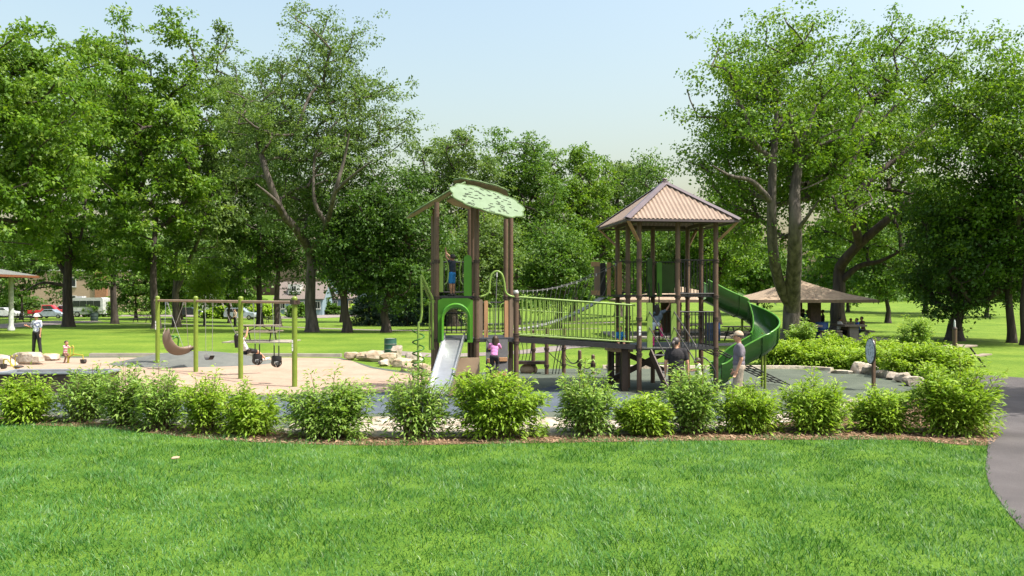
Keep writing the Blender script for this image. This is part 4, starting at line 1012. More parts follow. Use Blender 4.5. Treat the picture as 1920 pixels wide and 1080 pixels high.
# pole stubs beside the tower at the left
mb = MB(); mb.cyl(W(-.1, -.06, 1.2), W(-.1, -.06, 2.46), .028, 10); mb.cyl(W(-.18, -.02, 1.2), W(-.18, -.02, 2.4), .022, 10)
for zz in (1.2, 2.4): mb.cyl(W(-.2, -.04, zz), W(0, -.04, zz), .015, 8)
mb.build('hand_rail', 'apple', lt, smooth=40)

# ---------------- right tower with corrugated roof
UB = 5.36; B2 = 1.065; ZD = 1.2; ZV = 2.6; ZE = 4.58
rt = thing('play_tower', 'tall square play tower with a tan corrugated hip roof', 'play tower', W(UB, 0, 0), 'towers of the play structure')
for i in range(3):
    for j in range(3):
        if (i, j) == (1, 1): continue
        post(rt, UB + i * B2, j * B2, ZE + .0, (ZD - .06, ZD + .42 if (i + j) % 2 else 1.0, 1.95, ZV - .06, 3.5))
P2 = lambda u, v, z: W(UB + u, v, z)
deck(rt, 'deck', UB + .02, UB + 2 * B2 - .02, -.05, 2 * B2, ZD, .08)
deck(rt, 'deck', UB + B2 + .02, UB + 2 * B2 - .02, .02, B2, ZV, .07)
deck(rt, 'deck', UB - .25, UB + 2 * B2 - .02, B2 + .01, 2 * B2, ZV - .003, .07)
mb = MB(); mb.beam(P2(.05, -.06, ZD - .02), P2(B2 - .05, -.06, ZD - .02), .05, .02); mb.build('deck_nosing', 'galv', rt)
bar_rail(rt, 'front_railing', P2(B2, -.02, 0), P2(2 * B2, -.02, 0), ZV + .02, ZV + .92, 11, 'black_coat', .012)
bar_rail(rt, 'front_railing', P2(B2, -.02, 0), P2(2 * B2, -.02, 0), ZD - .04, ZD + .93, 10, 'black_coat', .013, rail_r=.02)
bar_rail(rt, 'rear_railing', P2(0, 2 * B2, 0), P2(B2, 2 * B2, 0), ZV + .05, ZV + .95, 10, 'black_coat', .012)
bar_rail(rt, 'rear_railing', P2(B2, 2 * B2, 0), P2(2 * B2, 2 * B2, 0), ZV + .05, ZV + .95, 10, 'black_coat', .012)
bar_rail(rt, 'rear_railing', P2(B2, 2 * B2, 0), P2(2 * B2, 2 * B2, 0), ZD + .05, ZD + .9, 9, 'black_coat', .013)
bar_rail(rt, 'side_railing', P2(0, B2, 0), P2(B2, B2, 0), ZV + .05, ZV + .95, 9, 'black_coat', .012) if False else None
bar_rail(rt, 'side_railing', P2(2 * B2, .0, 0), P2(2 * B2, B2, 0), ZD + .02, ZD + .92, 9, 'black_coat', .012)
# green boards at the stair head and at the climb
board(rt, 'green_board', UB + .27, -.06, ZD - .05, 2.38, .145, 'apple')
board(rt, 'green_board', UB + .93, -.06, ZD - .02, 2.36, .145, 'apple')
board(rt, 'green_board', UB + .62, B2 - .03, ZV - .05, 3.62, .14, 'slide_green', round_top=True)
board(rt, 'green_board', UB + .90, B2 - .03, ZV - .05, 3.5, .14, 'kelly')
board(rt, 'green_panel', UB + 1.42, 2 * B2 - .08, ZV + .05, 3.48, .55, 'slide_green')
# stairs towards the front
tread = MB().box((0, 0, 0), (.58, .24, .035), rotz(TH)).mesh('tread')
for k in range(5):
    rep('stair_tread', tread, 'deck_black', rt, P2(.60 + .03 * k, -.2 - .24 * k, ZD - .2 - .2 * k))
for k in range(5):
    mb = MB(); mb.beam(P2(.32 + .03 * k, -.325 - .24 * k, ZD - .19 - .2 * k), P2(.88 + .03 * k, -.325 - .24 * k, ZD - .19 - .2 * k), .03, .014); mb.build('stair_nosing', 'tread', rt)
for u in (.28, .92):
    mb = MB(); mb.beam(P2(u, -.08, ZD - .12), P2(u + .13, -1.25, .08), .04, .2); mb.build('stringer', 'brown_dark', rt)
for u in (.26, .94):
    for dz in (0.0, -.42):
        q = [P2(u, -.07, 2.14 + dz), P2(u + .06, -.4, 1.88 + dz), P2(u + .16, -1.05, 1.40 + dz), P2(u + .18, -1.16, 1.28 + dz), P2(u + .18, -1.18, 1.1 + dz * .7), P2(u + .18, -1.18, .0 if dz == 0 else .45)]
        mb = MB(); mb.tube(smooth_poly(q, 5, False), .016, 8); mb.build('stair_rail', 'pipe_grey', rt, smooth=50)
# climbing pole and rung ladder up to the upper deck
mb = MB(); mb.tube(smooth_poly([P2(.86, B2 - .12, ZD), P2(.86, B2 - .12, 2.5), P2(.86, B2 - .1, 2.85), P2(.86, B2 + .05, 2.95)], 5, False), .017, 8)
mb.tube(smooth_poly([P2(.58, B2 - .12, ZD), P2(.58, B2 - .12, 2.5), P2(.58, B2 - .1, 2.85), P2(.58, B2 + .05, 2.95)], 5, False), .017, 8)
for z in (1.5, 1.78, 2.06, 2.34): mb.cyl(P2(.58, B2 - .12, z), P2(.86, B2 - .12, z), .014, 8)
mb.build('rung_ladder', 'black_coat', rt, smooth=40)
mb = MB(); mb.box(P2(.72, B2 - .1, 1.62), (.3, .1, .05), RB); mb.box(P2(.72, B2 - .06, 2.02), (.3, .1, .05), RB); mb.build('climbing_step', 'brown_dark', rt)
# bracing under the deck
for a, b in ((P2(-.5, 1.4, 1.15), P2(1.2, 1.4, .42)), (P2(-.55, 1.35, .12), P2(1.1, 1.35, .92))):
    mb = MB(); mb.beam(a, b, .07, .15); mb.build('diagonal_brace', 'brown_dark', rt)
for u, v, z in ((-.45, 1.2, 1.25), (-.32, .3, 1.2)):
    mb = MB(); mb.box(P2(u, v, z / 2), (.16, .16, z), RB); mb.build('square_post', 'brown_dark', rt)
mb = MB()
for u in (-.5, -.28): mb.cyl(P2(u, .85, 0), P2(u, .85, 1.15), .018, 8)
for z in (.3, .62, .94): mb.cyl(P2(-.5, .85, z), P2(-.28, .85, z), .014, 8)
mb.build('short_ladder', 'black_coat', rt, smooth=40)
mb = MB(); mb.box(P2(-.35, .75, 1.12), (.55, .9, .14), RB); mb.build('landing_box', 'panel_tan', rt)
# boards at the left of the upper deck (start of the rope bridge)
for u, v, m, w in ((-.62, 2.1, 'plank_brown', .17), (-.36, 1.75, 'plank_tan', .11), (-.14, 1.4, 'plank_tan', .12), (-.42, 2.2, 'black_coat', .16)):
    board(rt, 'slat', UB + u, v, ZV - .05, 3.52, w, m)
for z in (ZV + .05, 3.48):
    mb = MB(); mb.beam(P2(-.78, 2.13, z), P2(-.55, 2.13, z), .13, .13); mb.build('board_end', 'brace_wood', rt)
q = [P2(-.26, 1.72, ZV + .15), P2(-.2, 1.72, ZV + .22), P2(-.19, 1.72, 3.3), P2(-.28, 1.72, 3.46)]
mb = MB(); mb.tube(smooth_poly(q, 5, False), .012, 8); mb.build('hand_hold', 'plank_tan', rt, smooth=40)
# stickers on the near post
for k in range(3):
    mb = MB(); p = P2(0, 0, 1.72 - .085 * k); mb.box(p + V(.0, -RP - .003, 0) + UX * .01, (.055, .006, .072)); mb.build('sticker', 'white_sticker', rt)
# roof: corrugated sheets, ridge caps, fascia, braces
ov = .47; ecs = [(-ov, -ov), (2 * B2 + ov, -ov), (2 * B2 + ov, 2 * B2 + ov), (-ov, 2 * B2 + ov)]
E = [P2(a, b, ZE) for a, b in ecs]; AP = P2(B2, B2, 5.74)
def corr(a, b, apex, name):
    """corrugated triangle: ribs run up the slope"""
    e = b - a; L = np.linalg.norm(e); e = e / L; up = apex - (a + b) / 2; h = np.linalg.norm(up); up = up / h; n = nrm(np.cross(e, up)); n = n if n[2] > 0 else -n
    N = 26 * 6; vs = []; top = []
    for i in range(N + 1):
        s = i / N * L; amp = .016 * math.cos(i / 6 * 2 * math.pi); t = max(0.0, 1 - abs(s - L / 2) / (L / 2)) * h
        vs.append(a + e * s + n * amp); top.append(a + e * s + up * t + n * amp)
    V_ = np.vstack([vs, top]); fs = [(i, i + 1, N + 2 + i, N + 1 + i) for i in range(N)]
    mb = MB(); mb.add(V_, fs); return mb.build(name, 'roof_tan', rt, smooth=60)
for i in range(4):
    corr(E[i], E[(i + 1) % 4], AP, 'roof_sheet')
for i in range(4):
    d = AP - E[i]; u = nrm(np.cross(d, ZZ)); n = nrm(np.cross(u, d)); n = n if n[2] > 0 else -n
    mb = MB(); w = .12
    prof = [(-w, -.022), (0, .03), (w, -.022), (w, -.034), (0, .015), (-w, -.034)]
    st, en = E[i] - nrm(d) * .03, AP + nrm(d) * .0
    vs = [p + u * a + n * b for p in (st, en) for a, b in prof]
    mb.add(np.array(vs) + n * .022, [(j, (j + 1) % 6, 6 + (j + 1) % 6, 6 + j) for j in range(6)] + [tuple(range(5, -1, -1)), tuple(range(6, 12))])
    mb.build('ridge_cap', 'roof_trim', rt, fixn=True)
    a, b = E[i] - ZZ * .045, E[(i + 1) % 4] - ZZ * .045
    mb = MB(); dd = nrm(b - a); mb.beam(a + dd * .03, b - dd * .03, .03, .06); mb.build('fascia', 'roof_trim', rt)
mb = MB(); mb.lathe([(.12, -.04), (.11, .03), (.05, .06), (.05, .08), (.09, .085), (.07, .11), (.0001, .115)], AP, 10); mb.build('finial', 'roof_trim', rt, smooth=40)
for (i, j), e in zip(((0, 0), (2, 0), (2, 2), (0, 2)), E):
    p = P2(i * B2, j * B2, 3.98); mb = MB(); mb.beam(p, e + (AP - e) * .02 - ZZ * .07, .075, .05); mb.build('roof_brace', 'brace_wood', rt)
    q = P2(i * B2, j * B2, ZE); mb = MB(); mb.beam(e - ZZ * .05, AP - ZZ * .06, .05, .05); mb.build('rafter', 'roof_trim', rt)
mb = MB()
for i in range(4):
    a, b = [P2(x * 2 * B2, y * 2 * B2, ZE - .02) for x, y in (((0, 0), (1, 0)), ((1, 0), (1, 1)), ((1, 1), (0, 1)), ((0, 1), (0, 0)))[i]]
    dd = nrm(b - a); m_ = MB(); m_.beam(a + dd * .08, b - dd * .08, .06, .1); m_.build('roof_beam', 'brown_dark', rt)

# ---------------- bridge between the towers
br = thing('play_bridge', 'straight footbridge with green bar railings between the two towers', 'bridge', W(2 * B1, 0, ZL))
ub0, ub1 = 2 * B1 + .02, UB - .02
def Zb(u): return ZL + (ZD + .03 - ZL) * (u - ub0) / (ub1 - ub0)
mb = MB(); mb.beam(W((ub0), .48, ZL - .05), W(ub1, .48, Zb(ub1) - .05), .9, .10, ZZ); mb.build('bridge_deck', 'deck_black', br)
for v in (.0, .96):
    mb = MB(); mb.beam(W(ub0 + .06, v, Zb(ub0) - .03), W(ub1 - .06, v, Zb(ub1) - .03), .05, .13, ZZ); mb.build('edge_beam', 'black_coat', br)
nb = 26; bar_me = MB().cyl((0, 0, .0), (0, 0, .98), .0155, 8).mesh('baluster', smooth=40)
flat_me = MB().box((0, 0, .49), (.07, .02, .98), rotz(TH)).mesh('baluster')
for v, s in ((.03, 0), (.93, 1)):
    o = None
    for dz, r_ in ((1.08, .026), (.1, .021)) + (((.74, .016),) if s else ()):
        mb = MB(); mb.cyl(W(ub0 + .08, v, Zb(ub0) + dz), W(ub1 - .08, v, Zb(ub1) + dz), r_, 10)
        q_ = mb.build('rail' if o else 'railing', 'apple', o or br, smooth=40); o = o or q_
    for i in range(nb):
        u = ub0 + .15 + (ub1 - ub0 - .3) * i / (nb - 1)
        rep('baluster', bar_me, 'apple', o, W(u, v, Zb(u) + .1))
for u, v in ((ub0 + .32, .03), (ub1 - .32, .03)):
    pass
# ---------------- rope bridge behind
rb = thing('rope_bridge', 'sagging rope bridge with grey steps climbing to the upper deck', 'rope bridge', W(2 * B1, 2.2, ZL))
rA, rBp = W(2 * B1 - .05, 1.75, 1.62), W(UB - .45, 1.75, ZV - .02)
def sag(t, lo, hi, s): return lo + (hi - lo) * t - ZZ * s * 4 * t * (1 - t)
for k in range(2):
    dv = VX * (.36 * (1 if k else -1))
    mb = MB(); ts = np.linspace(0, 1, 24)
    up0, up1 = W(2 * B1 - .05, 1.75, 2.72) + dv, W(UB + .02, 1.75, 3.62) + dv
    mb.tube([sag(t, up0, up1, .32) for t in ts], .012, 6); cab = mb.build('hand_cable', 'rope', rb, smooth=50)
    mb = MB(); mb.tube([sag(t, rA + dv, rBp + dv, .26) for t in ts], .014, 6); mb.build('foot_cable', 'rope', rb, smooth=50)
    for i in range(1, 12):
        t = i / 12; a, b = sag(t, up0, up1, .32), sag(t, rA + dv, rBp + dv, .26)
        mb = MB(); mb.cyl(b, a, .006, 5); hg = mb.build('hanger', 'rope', rb)
        mb = MB(); mb.cyl(a - ZZ * .04, a + ZZ * .03, .016, 8); mb.build('connector', 'clamp_white', hg, smooth=40)
for i in range(1, 13):
    t = (i - .3) / 12.6; p = sag(t, rA, rBp, .26); d = nrm(sag(t + .02, rA, rBp, .26) - p)
    mb = MB(); mb.beam(p - d * .1, p + d * .1, .66, .035, np.cross(np.cross(d, ZZ), d)); mb.build('step', 'tread', rb)

# ---------------- climbing bits under the bridge
for i, (px, py, zt, lab) in enumerate([(1000, 700, 1.42, 'brown post under the bridge beside the ramp tower'), (1025, 702, 1.5, 'thicker brown post under the bridge, second from the left'), (1057, 700, 1.48, 'slim dark brown post under the middle of the bridge'), (1087, 700, .72, 'short brown stub post under the bridge, left one of the pair'), (1112, 702, .60, 'short brown stub post under the bridge, right one of the pair')]):
    g = gnd(px, py); t_ = thing('climbing_post', lab, 'post', g, 'posts of the low rope course')
    mb = MB(); mb.cyl(g - ZZ * .02, g + ZZ * zt, .065 if i < 3 else .06, 14); o = mb.build('post', 'post_brown', t_, smooth=40)
    if i >= 3: mb = MB(); mb.sph(g + ZZ * zt, (.06, .06, .05), 12, 8); mb.build('cap', 'post_brown', t_, smooth=60)
    for z in (zt * .55, .28): rep('collar', collar_me, 'brown_dark', t_, g + ZZ * z)
rn_ = thing('rope_course', 'black ropes and loops slung between the low brown posts under the bridge', 'rope course', gnd(1050, 700))
def rope(p, q, s, name='rope_line', r=.014, m='black_coat'):
    mb = MB(); mb.tube([sag(t, np.asarray(p), np.asarray(q), s) for t in np.linspace(0, 1, 12)], r, 6); mb.build(name, m, rn_, smooth=50)
gA, gB, gC, gD = gnd(1025, 702), gnd(1057, 700), gnd(1087, 700), gnd(1112, 702)
rope(gB + ZZ * .55, gC + ZZ * .42, .16); rope(gB + ZZ * .75, gC + ZZ * .5, .28); rope(gC + ZZ * .5, gD + ZZ * .42, .12); rope(gC + ZZ * .38, gD + ZZ * .36, .2); rope(gB + ZZ * .35, gC + ZZ * .2, .04); rope(gA + ZZ * .8, gB + ZZ * .3, .05)
for k in range(3):
    p = gA + V(.28 + .1 * k, -.1, 0); q_ = [p + V(-.1, 0, .02), p + V(-.02, 0, .5), p + V(.08, 0, .95), p + V(.22, 0, 1.0), p + V(.36, 0, .98)]
    mb = MB(); mb.tube(smooth_poly(q_, 5, False), .014, 8); mb.build('bent_bar', 'black_coat', rn_, smooth=50)
g0 = gnd(1000, 700)
mb = MB(); mb.box(g0 + V(-.05, 0, .36), (.95, .35, .1)); mb.build('balance_plank', 'brown_dark', rn_)
for k in range(4):
    mb = MB(); x = -.5 + .12 * k; mb.tube(smooth_poly([g0 + V(x, 0, .42), g0 + V(x + .05, 0, .7), g0 + V(x - .06 + .05 * k, 0, 1.05)], 5, False), .013, 6); mb.build('bent_bar', 'black_coat', rn_, smooth=50)
mb = MB(); mb.sph(g0 + V(-.15, .1, .12), (.3, .2, .2), 12, 8); mb.build('stepping_dome', 'panel_tan', rn_, smooth=60)

# ---------------- spiral slide
ss = thing('spiral_slide', 'curving dark green plastic slide leaving the right side of the square tower', 'slide', P2(2 * B2 + 1.2, .3, 0))
cx_, cy_ = 2 * B2 + 1.22, .60; Rr = .46
pts = [P2(2 * B2 + .06, cy_ + Rr, ZV - .06), P2(2 * B2 + .35, cy_ + Rr, ZV - .2), P2(2 * B2 + .72, cy_ + Rr, 2.22)]
for a in np.linspace(90, -90, 12):
    f = (90 - a) / 180; pts.append(P2(cx_ + Rr * math.cos(math.radians(a)), cy_ + Rr * math.sin(math.radians(a)), 2.02 - 1.02 * f))
pts += [P2(2 * B2 + .62, cy_ - Rr, .68), P2(2 * B2 + .35, cy_ - Rr - .01, .42), P2(2 * B2 + .18, cy_ - Rr - .02, .31), P2(2 * B2 + .04, cy_ - Rr - .03, .27)]
C = smooth_poly(pts, 4, False); T = np.gradient(C, axis=0)
sides = [nrm(np.cross(t * V(1, 1, 0), ZZ)) for t in T]
prof = [(-.33, .46), (-.31, .08), (-.2, -.06), (0, -.1), (.2, -.06), (.31, .08), (.33, .46), (.37, .46), (.35, .06), (.23, -.1), (0, -.14), (-.23, -.1), (-.35, .06), (-.37, .46)]
vs, fs = sweep_trough(C, prof, sides); mb = MB(); mb.add(vs, fs); tr_ = mb.build('trough', 'slide_green', ss, smooth=50, fixn=True)
for sg in (-1, 1):
    mb = MB(); mb.tube([c + s * sg * .35 + ZZ * .46 for c, s in zip(C, sides)], .026, 8); mb.build('rim', 'kelly', ss, smooth=50)
for f in (10, 22, 34, 46, 56):
    if f < len(C):
        mb = MB(); q = [C[f] + sides[f] * a * 1.02 + ZZ * (b - .012) for a, b in prof[7:]]; mb.tube(q, .022, 6); mb.build('flange', 'slide_green', ss, smooth=50)
for f, z in ((12, None), (30, None), (46, None)):
    mb = MB(); mb.cyl(C[f] * V(1, 1, 0) - ZZ * .02, C[f] - ZZ * .08, .036, 10); mb.build('support_leg', 'olive_post', ss, smooth=40)
# cargo ladder at the right
cl = thing('net_ramp', 'black bar ladder sloping down from the square tower to the ground', 'climbing net', P2(2 * B2 + .9, .6, 0))
n0, n1 = P2(2 * B2 - .05, .0, ZD - .1), P2(2 * B2 + 2.35, .75, .05); wv = nrm(np.cross(n1 - n0, ZZ)) * -.42
for k in range(4):
    o_ = -wv + wv * 2 * k / 3 * 1.0 + VX * .35
    mb = MB(); mb.cyl(n0 + o_, n1 + o_, .016, 8); mb.build('rail', 'black_coat', cl, smooth=40)
for i in range(12):
    p = n0 + (n1 - n0) * (i + .6) / 12 + VX * .35; mb = MB(); mb.cyl(p - wv, p + wv, .014, 6); mb.build('rung', 'rope', cl, smooth=40)
# curved black grab bar by the toddler
gb = thing('grab_bar', 'bent black grab bar beside the toddler at the stair foot', 'hand rail', gd(1341, 20.5))
g = gd(1341, 20.5); mb = MB(); mb.tube(smooth_poly([g - ZZ * .02, g + ZZ * .55, g + V(-.06, .02, .75), g + V(-.2, .08, .93), g + V(-.32, .12, .98)], 6, False), .02, 10); mb.build('bar', 'black_coat', gb, smooth=50)
mb = MB(); mb.lathe([(.06, 0), (.06, .02), (.03, .025)], g, 12); mb.build('foot_plate', 'black_coat', gb, smooth=40)

# ------------------------------------------------------------------ swing set
SWP = [V(-12.78, 28.85, 0), V(-10.56, 26.72, 0), V(-8.33, 24.56, 0), V(-6.10, 22.45, 0)]
sw = thing('swing_set', 'four post swing frame with green posts and a tan top beam', 'swing set', SWP[0])
BZ = 2.38
for p in SWP:
    mb = MB(); mb.cyl(p - ZZ * .03, p + ZZ * 2.46, .074, 18); o = mb.build('post', 'olive_post', sw, smooth=40)
    mb = MB(); mb.sph(p + ZZ * 2.48, (.08, .08, .07), 14, 9); mb.build('cap', 'olive_post', o, smooth=60)
BD = nrm(SWP[3] - SWP[0]); BF = nrm(np.cross(BD, ZZ)) * -1     # BF points right and away: swings face it
mb = MB(); mb.cyl(SWP[0] + ZZ * BZ - BD * .2, SWP[3] + ZZ * BZ + BD * .12, .042, 12); mb.build('beam', 'swing_beam', sw, smooth=40)
mb = MB(); q = SWP[3] + ZZ * BZ; mb.box(q + BD * .02, (.2, .2, .12), np.column_stack([BD, BF, ZZ])); mb.build('clamp', 'brown_dark', sw)
for p, z in ((SWP[3], 1.28), (SWP[0], 1.6)):
    for k in range(3):
        mb = MB(); mb.box(p + V(-.05, -.057, z - .11 * k), (.05, .012, .09), rotz(-.72)); mb.build('sticker', 'white_sticker', sw)
def beam_at(px):
    """point of the beam in photo column px"""
    a, b = SWP[0], SWP[3]; k = (px - 960) / F; t = (k * a[1] - a[0]) / ((b[0] - a[0]) - k * (b[1] - a[1])); return a + (b - a) * t + ZZ * (BZ - .04)
def chain(par, a, b, name='chain', m='galv'):
    mb = MB(); mb.cyl(a, b, .0085, 6); o = mb.build(name, m, par)
    d = nrm(b - a); mb = MB(); mb.cyl(a - d * .02 + ZZ * .02, a + d * .12, .024, 8); mb.build('hanger', 'galv', o, smooth=40)
def belt_swing(label, p1, p2, fwd, L):
    ang = fwd; d = -ZZ * math.cos(ang) + BF * math.sin(ang)
    s1, s2 = p1 + d * L, p2 + d * L; c = (s1 + s2) / 2
    t = thing('swing', label, 'swing', c, 'swings hanging from the frame')
    mid = c + d * .13; ax = nrm(s2 - s1)
    a, b = c - ax * .22 + d * .0, c + ax * .22
    chain(t, p1, a); chain(t, p2, b)
    cr = smooth_poly([a, a + d * .07 + ax * .05, mid - ax * .08, mid + ax * .08, b + d * .07 - ax * .05, b], 4, False); fw = np.cross(ax, d); vs = []
    for p in cr: vs += [p - fw * .08 , p + fw * .08]
    vs = np.array(vs); n = len(vs); vs2 = vs + d * .015
    fs = [(2 * i, 2 * i + 1, 2 * i + 3, 2 * i + 2) for i in range(len(cr) - 1)] + [(n + 2 * i + 2, n + 2 * i + 3, n + 2 * i + 1, n + 2 * i) for i in range(len(cr) - 1)]
    for i in range(len(cr) - 1): fs += [(2 * i, 2 * i + 2, n + 2 * i + 2, n + 2 * i), (2 * i + 1, n + 2 * i + 1, n + 2 * i + 3, 2 * i + 3)]
    mb = MB(); mb.add(np.vstack([vs, vs2]), fs); mb.build('seat', 'black_coat', t, smooth=50, fixn=True)
    return c, mid, d, ax
belt_swing('empty black belt swing between the second and third green posts', beam_at(385), beam_at(399), .0, 1.72)
SEAT, SMID, SD, SAX = belt_swing('black belt swing carrying the girl leaning back', beam_at(416), beam_at(431), .42, 1.66)
def bucket_swing(label, pa, pb):
    t_ = (pa + pb) / 2; c = V(t_[0], t_[1], .68)
    t = thing('swing', label, 'swing', c, 'swings hanging from the frame'); ax = nrm((pb - pa) * V(1, 1, 0)); fw = np.cross(ZZ, ax)
    for p, s in ((pa, -1), (pb, 1)):
        e = c + ax * .13 * s + ZZ * .44; chain(t, p, e)
        mb = MB(); mb.cyl(e, c + ax * .13 * s + ZZ * .12, .018, 8); mb.build('strap_sleeve', 'black_coat', t, smooth=40)
    R_ = np.column_stack([ax, fw, ZZ])
    # bucket: shaped shell with two leg holes
    mb = MB(); ring = []
    for z, rx, ry in ((.12, .165, .13), (.05, .172, .138), (-.02, .165, .135)):
        ring.append([c + R_ @ V(rx * math.cos(a), ry * math.sin(a), z + .02 * abs(math.cos(a))) for a in np.linspace(0, 2 * math.pi, 20, endpoint=False)])
    vs = np.vstack(ring); fs = [(i * 20 + j, i * 20 + (j + 1) % 20, (i + 1) * 20 + (j + 1) % 20, (i + 1) * 20 + j) for i in range(2) for j in range(20)]
    inn = (vs - c) * V(.88, .88, 1) + c; n = len(vs); fs += [(n + a, n + d_, n + c_, n + b_) for a, b_, c_, d_ in fs]
    fs += [(j, n + j, n + (j + 1) % 20, (j + 1) % 20) for j in range(20)] + [(40 + j, 40 + (j + 1) % 20, n + 40 + (j + 1) % 20, n + 40 + j) for j in range(20)]
    mb.add(np.vstack([vs, inn]), fs); mb.build('bucket_rim', 'black_coat', t, smooth=50, fixn=True)
    mb = MB()
    for a in (0, math.pi):
        q = [c + R_ @ V(.16 * math.cos(a), 0, 0), c + R_ @ V(.145 * math.cos(a), 0, -.1), c + R_ @ V(.07 * math.cos(a), 0, -.165)]; mb.tube(smooth_poly(q, 4, False), .022, 8)
    mb.build('side_band', 'black_coat', t, smooth=50)
    mb = MB(); q = [c + R_ @ V(0, -.132, 0), c + R_ @ V(0, -.12, -.1), c + R_ @ V(0, 0, -.18), c + R_ @ V(0, .12, -.1), c + R_ @ V(0, .132, 0)]
    P = smooth_poly(q, 4, False); vs = np.vstack([np.array([p - ax * .07, p + ax * .07]) for p in P]); mb.add(vs, [(2 * i, 2 * i + 1, 2 * i + 3, 2 * i + 2) for i in range(len(P) - 1)]); mb.add(vs + V(0, 0, -.012), [(2 * i, 2 * i + 2, 2 * i + 3, 2 * i + 1) for i in range(len(P) - 1)])
    mb.build('crotch_band', 'black_coat', t, smooth=50)
    mb = MB(); mb.sph(c + R_ @ V(0, .04, -.08), (.11, .07, .08), 12, 8, R_); mb.build('seat_pad', 'tread', t, smooth=60)
bucket_swing('black toddler bucket swing next to the third green post', beam_at(475), beam_at(490))
bucket_swing('black toddler bucket swing nearest the last green post', beam_at(511), beam_at(526))
# moulded high back seat
pa, pb = beam_at(311), beam_at(345); c = (pa + pb) / 2 * V(1, 1, 0) + ZZ * .62
ms = thing('swing', 'large tan moulded high back swing seat with a green harness bar', 'swing', c, 'swings hanging from the frame')
side_ = BD; fw = BF
prof2 = [(-.42, .62, .13), (-.44, .42, .22), (-.36, .12, .27), (-.18, -.10, .28), (.08, -.17, .27), (.36, -.14, .22), (.55, -.06, .17)]
rings = []
for x, z, hw in prof2:
    rings.append([c + fw * x + side_ * hw * s + ZZ * (z + .27 * abs(s) ** 2.0) + fw * .16 * abs(s) ** 2.0 for s in np.linspace(-1, 1, 9)])
vs = np.vstack(rings); nn = 9; fs = [(i * nn + j, i * nn + j + 1, (i + 1) * nn + j + 1, (i + 1) * nn + j) for i in range(len(prof2) - 1) for j in range(nn - 1)]
mb = MB(); mb.add(vs, fs); me = mb.build('seat_shell', 'shell_tan', ms, smooth=60, fixn=True)
md = me.modifiers.new('thick', 'SOLIDIFY'); md.thickness = .05; md2 = me.modifiers.new('soft', 'SUBSURF'); md2.levels = md2.render_levels = 1
mb = MB(); q = [c + fw * -.2 - side_ * .2 + ZZ * .42, c + fw * -.02 - side_ * .17 + ZZ * .52, c + fw * .12 + ZZ * .45, c + fw * .12 + ZZ * .25, c + fw * .1 + ZZ * .02]; mb.tube(smooth_poly(q, 5, False), .03, 8)
q = [c + fw * -.2 + side_ * .2 + ZZ * .42, c + fw * -.02 + side_ * .17 + ZZ * .52, c + fw * .12 + ZZ * .45]; mb.tube(smooth_poly(q, 5, False), .03, 8); mb.build('harness_bar', 'coil_green', ms, smooth=50)
mb = MB(); mb.box(c + fw * .58 + ZZ * .06, (.22, .34, .05), np.column_stack([nrm(fw + ZZ * .5), side_, nrm(ZZ - fw * .5)])); mb.build('foot_rest', 'black_coat', ms)
for s, (pp) in ((-1, pa), (1, pb)):
    chain(ms, pp, c + fw * -.25 + side_ * .26 * s + ZZ * .5)
    chain(ms, pp + BD * .1, c + fw * .4 + side_ * .2 * s + ZZ * .08)
# ------------------------------------------------------------------ people
BASE = dict(pelvis=(0, 0, .53), belly=(0, .005, .60), chest=(0, 0, .72), neck=(0, 0, .835), head=(0, .012, .925),
            shL=(-.105, 0, .805), shR=(.105, 0, .805), elL=(-.135, -.01, .635), elR=(.135, -.01, .635), wrL=(-.135, .035, .485), wrR=(.135, .035, .485),
            hiL=(-.048, 0, .52), hiR=(.048, 0, .52), knL=(-.052, .012, .285), knR=(.052, .012, .285), anL=(-.055, -.005, .05), anR=(.055, -.005, .05))
def capsule(mb, a, b, ra, rb):
    a = np.asarray(a, float); b = np.asarray(b, float); L = np.linalg.norm(b - a)
    if L < 1e-5: mb.sph(a, max(ra, rb), 12, 8); return
    d = (b - a) / L; P = []; R = []
    for t in (-.96, -.8, -.5, 0): P.append(a + d * ra * t); R.append(ra * math.sqrt(1 - t * t))
    for t in (0, .5, .8, .96): P.append(b + d * rb * t); R.append(rb * math.sqrt(1 - t * t))
    if L < 1e-3: return
    mb.tube(P, R, 10)
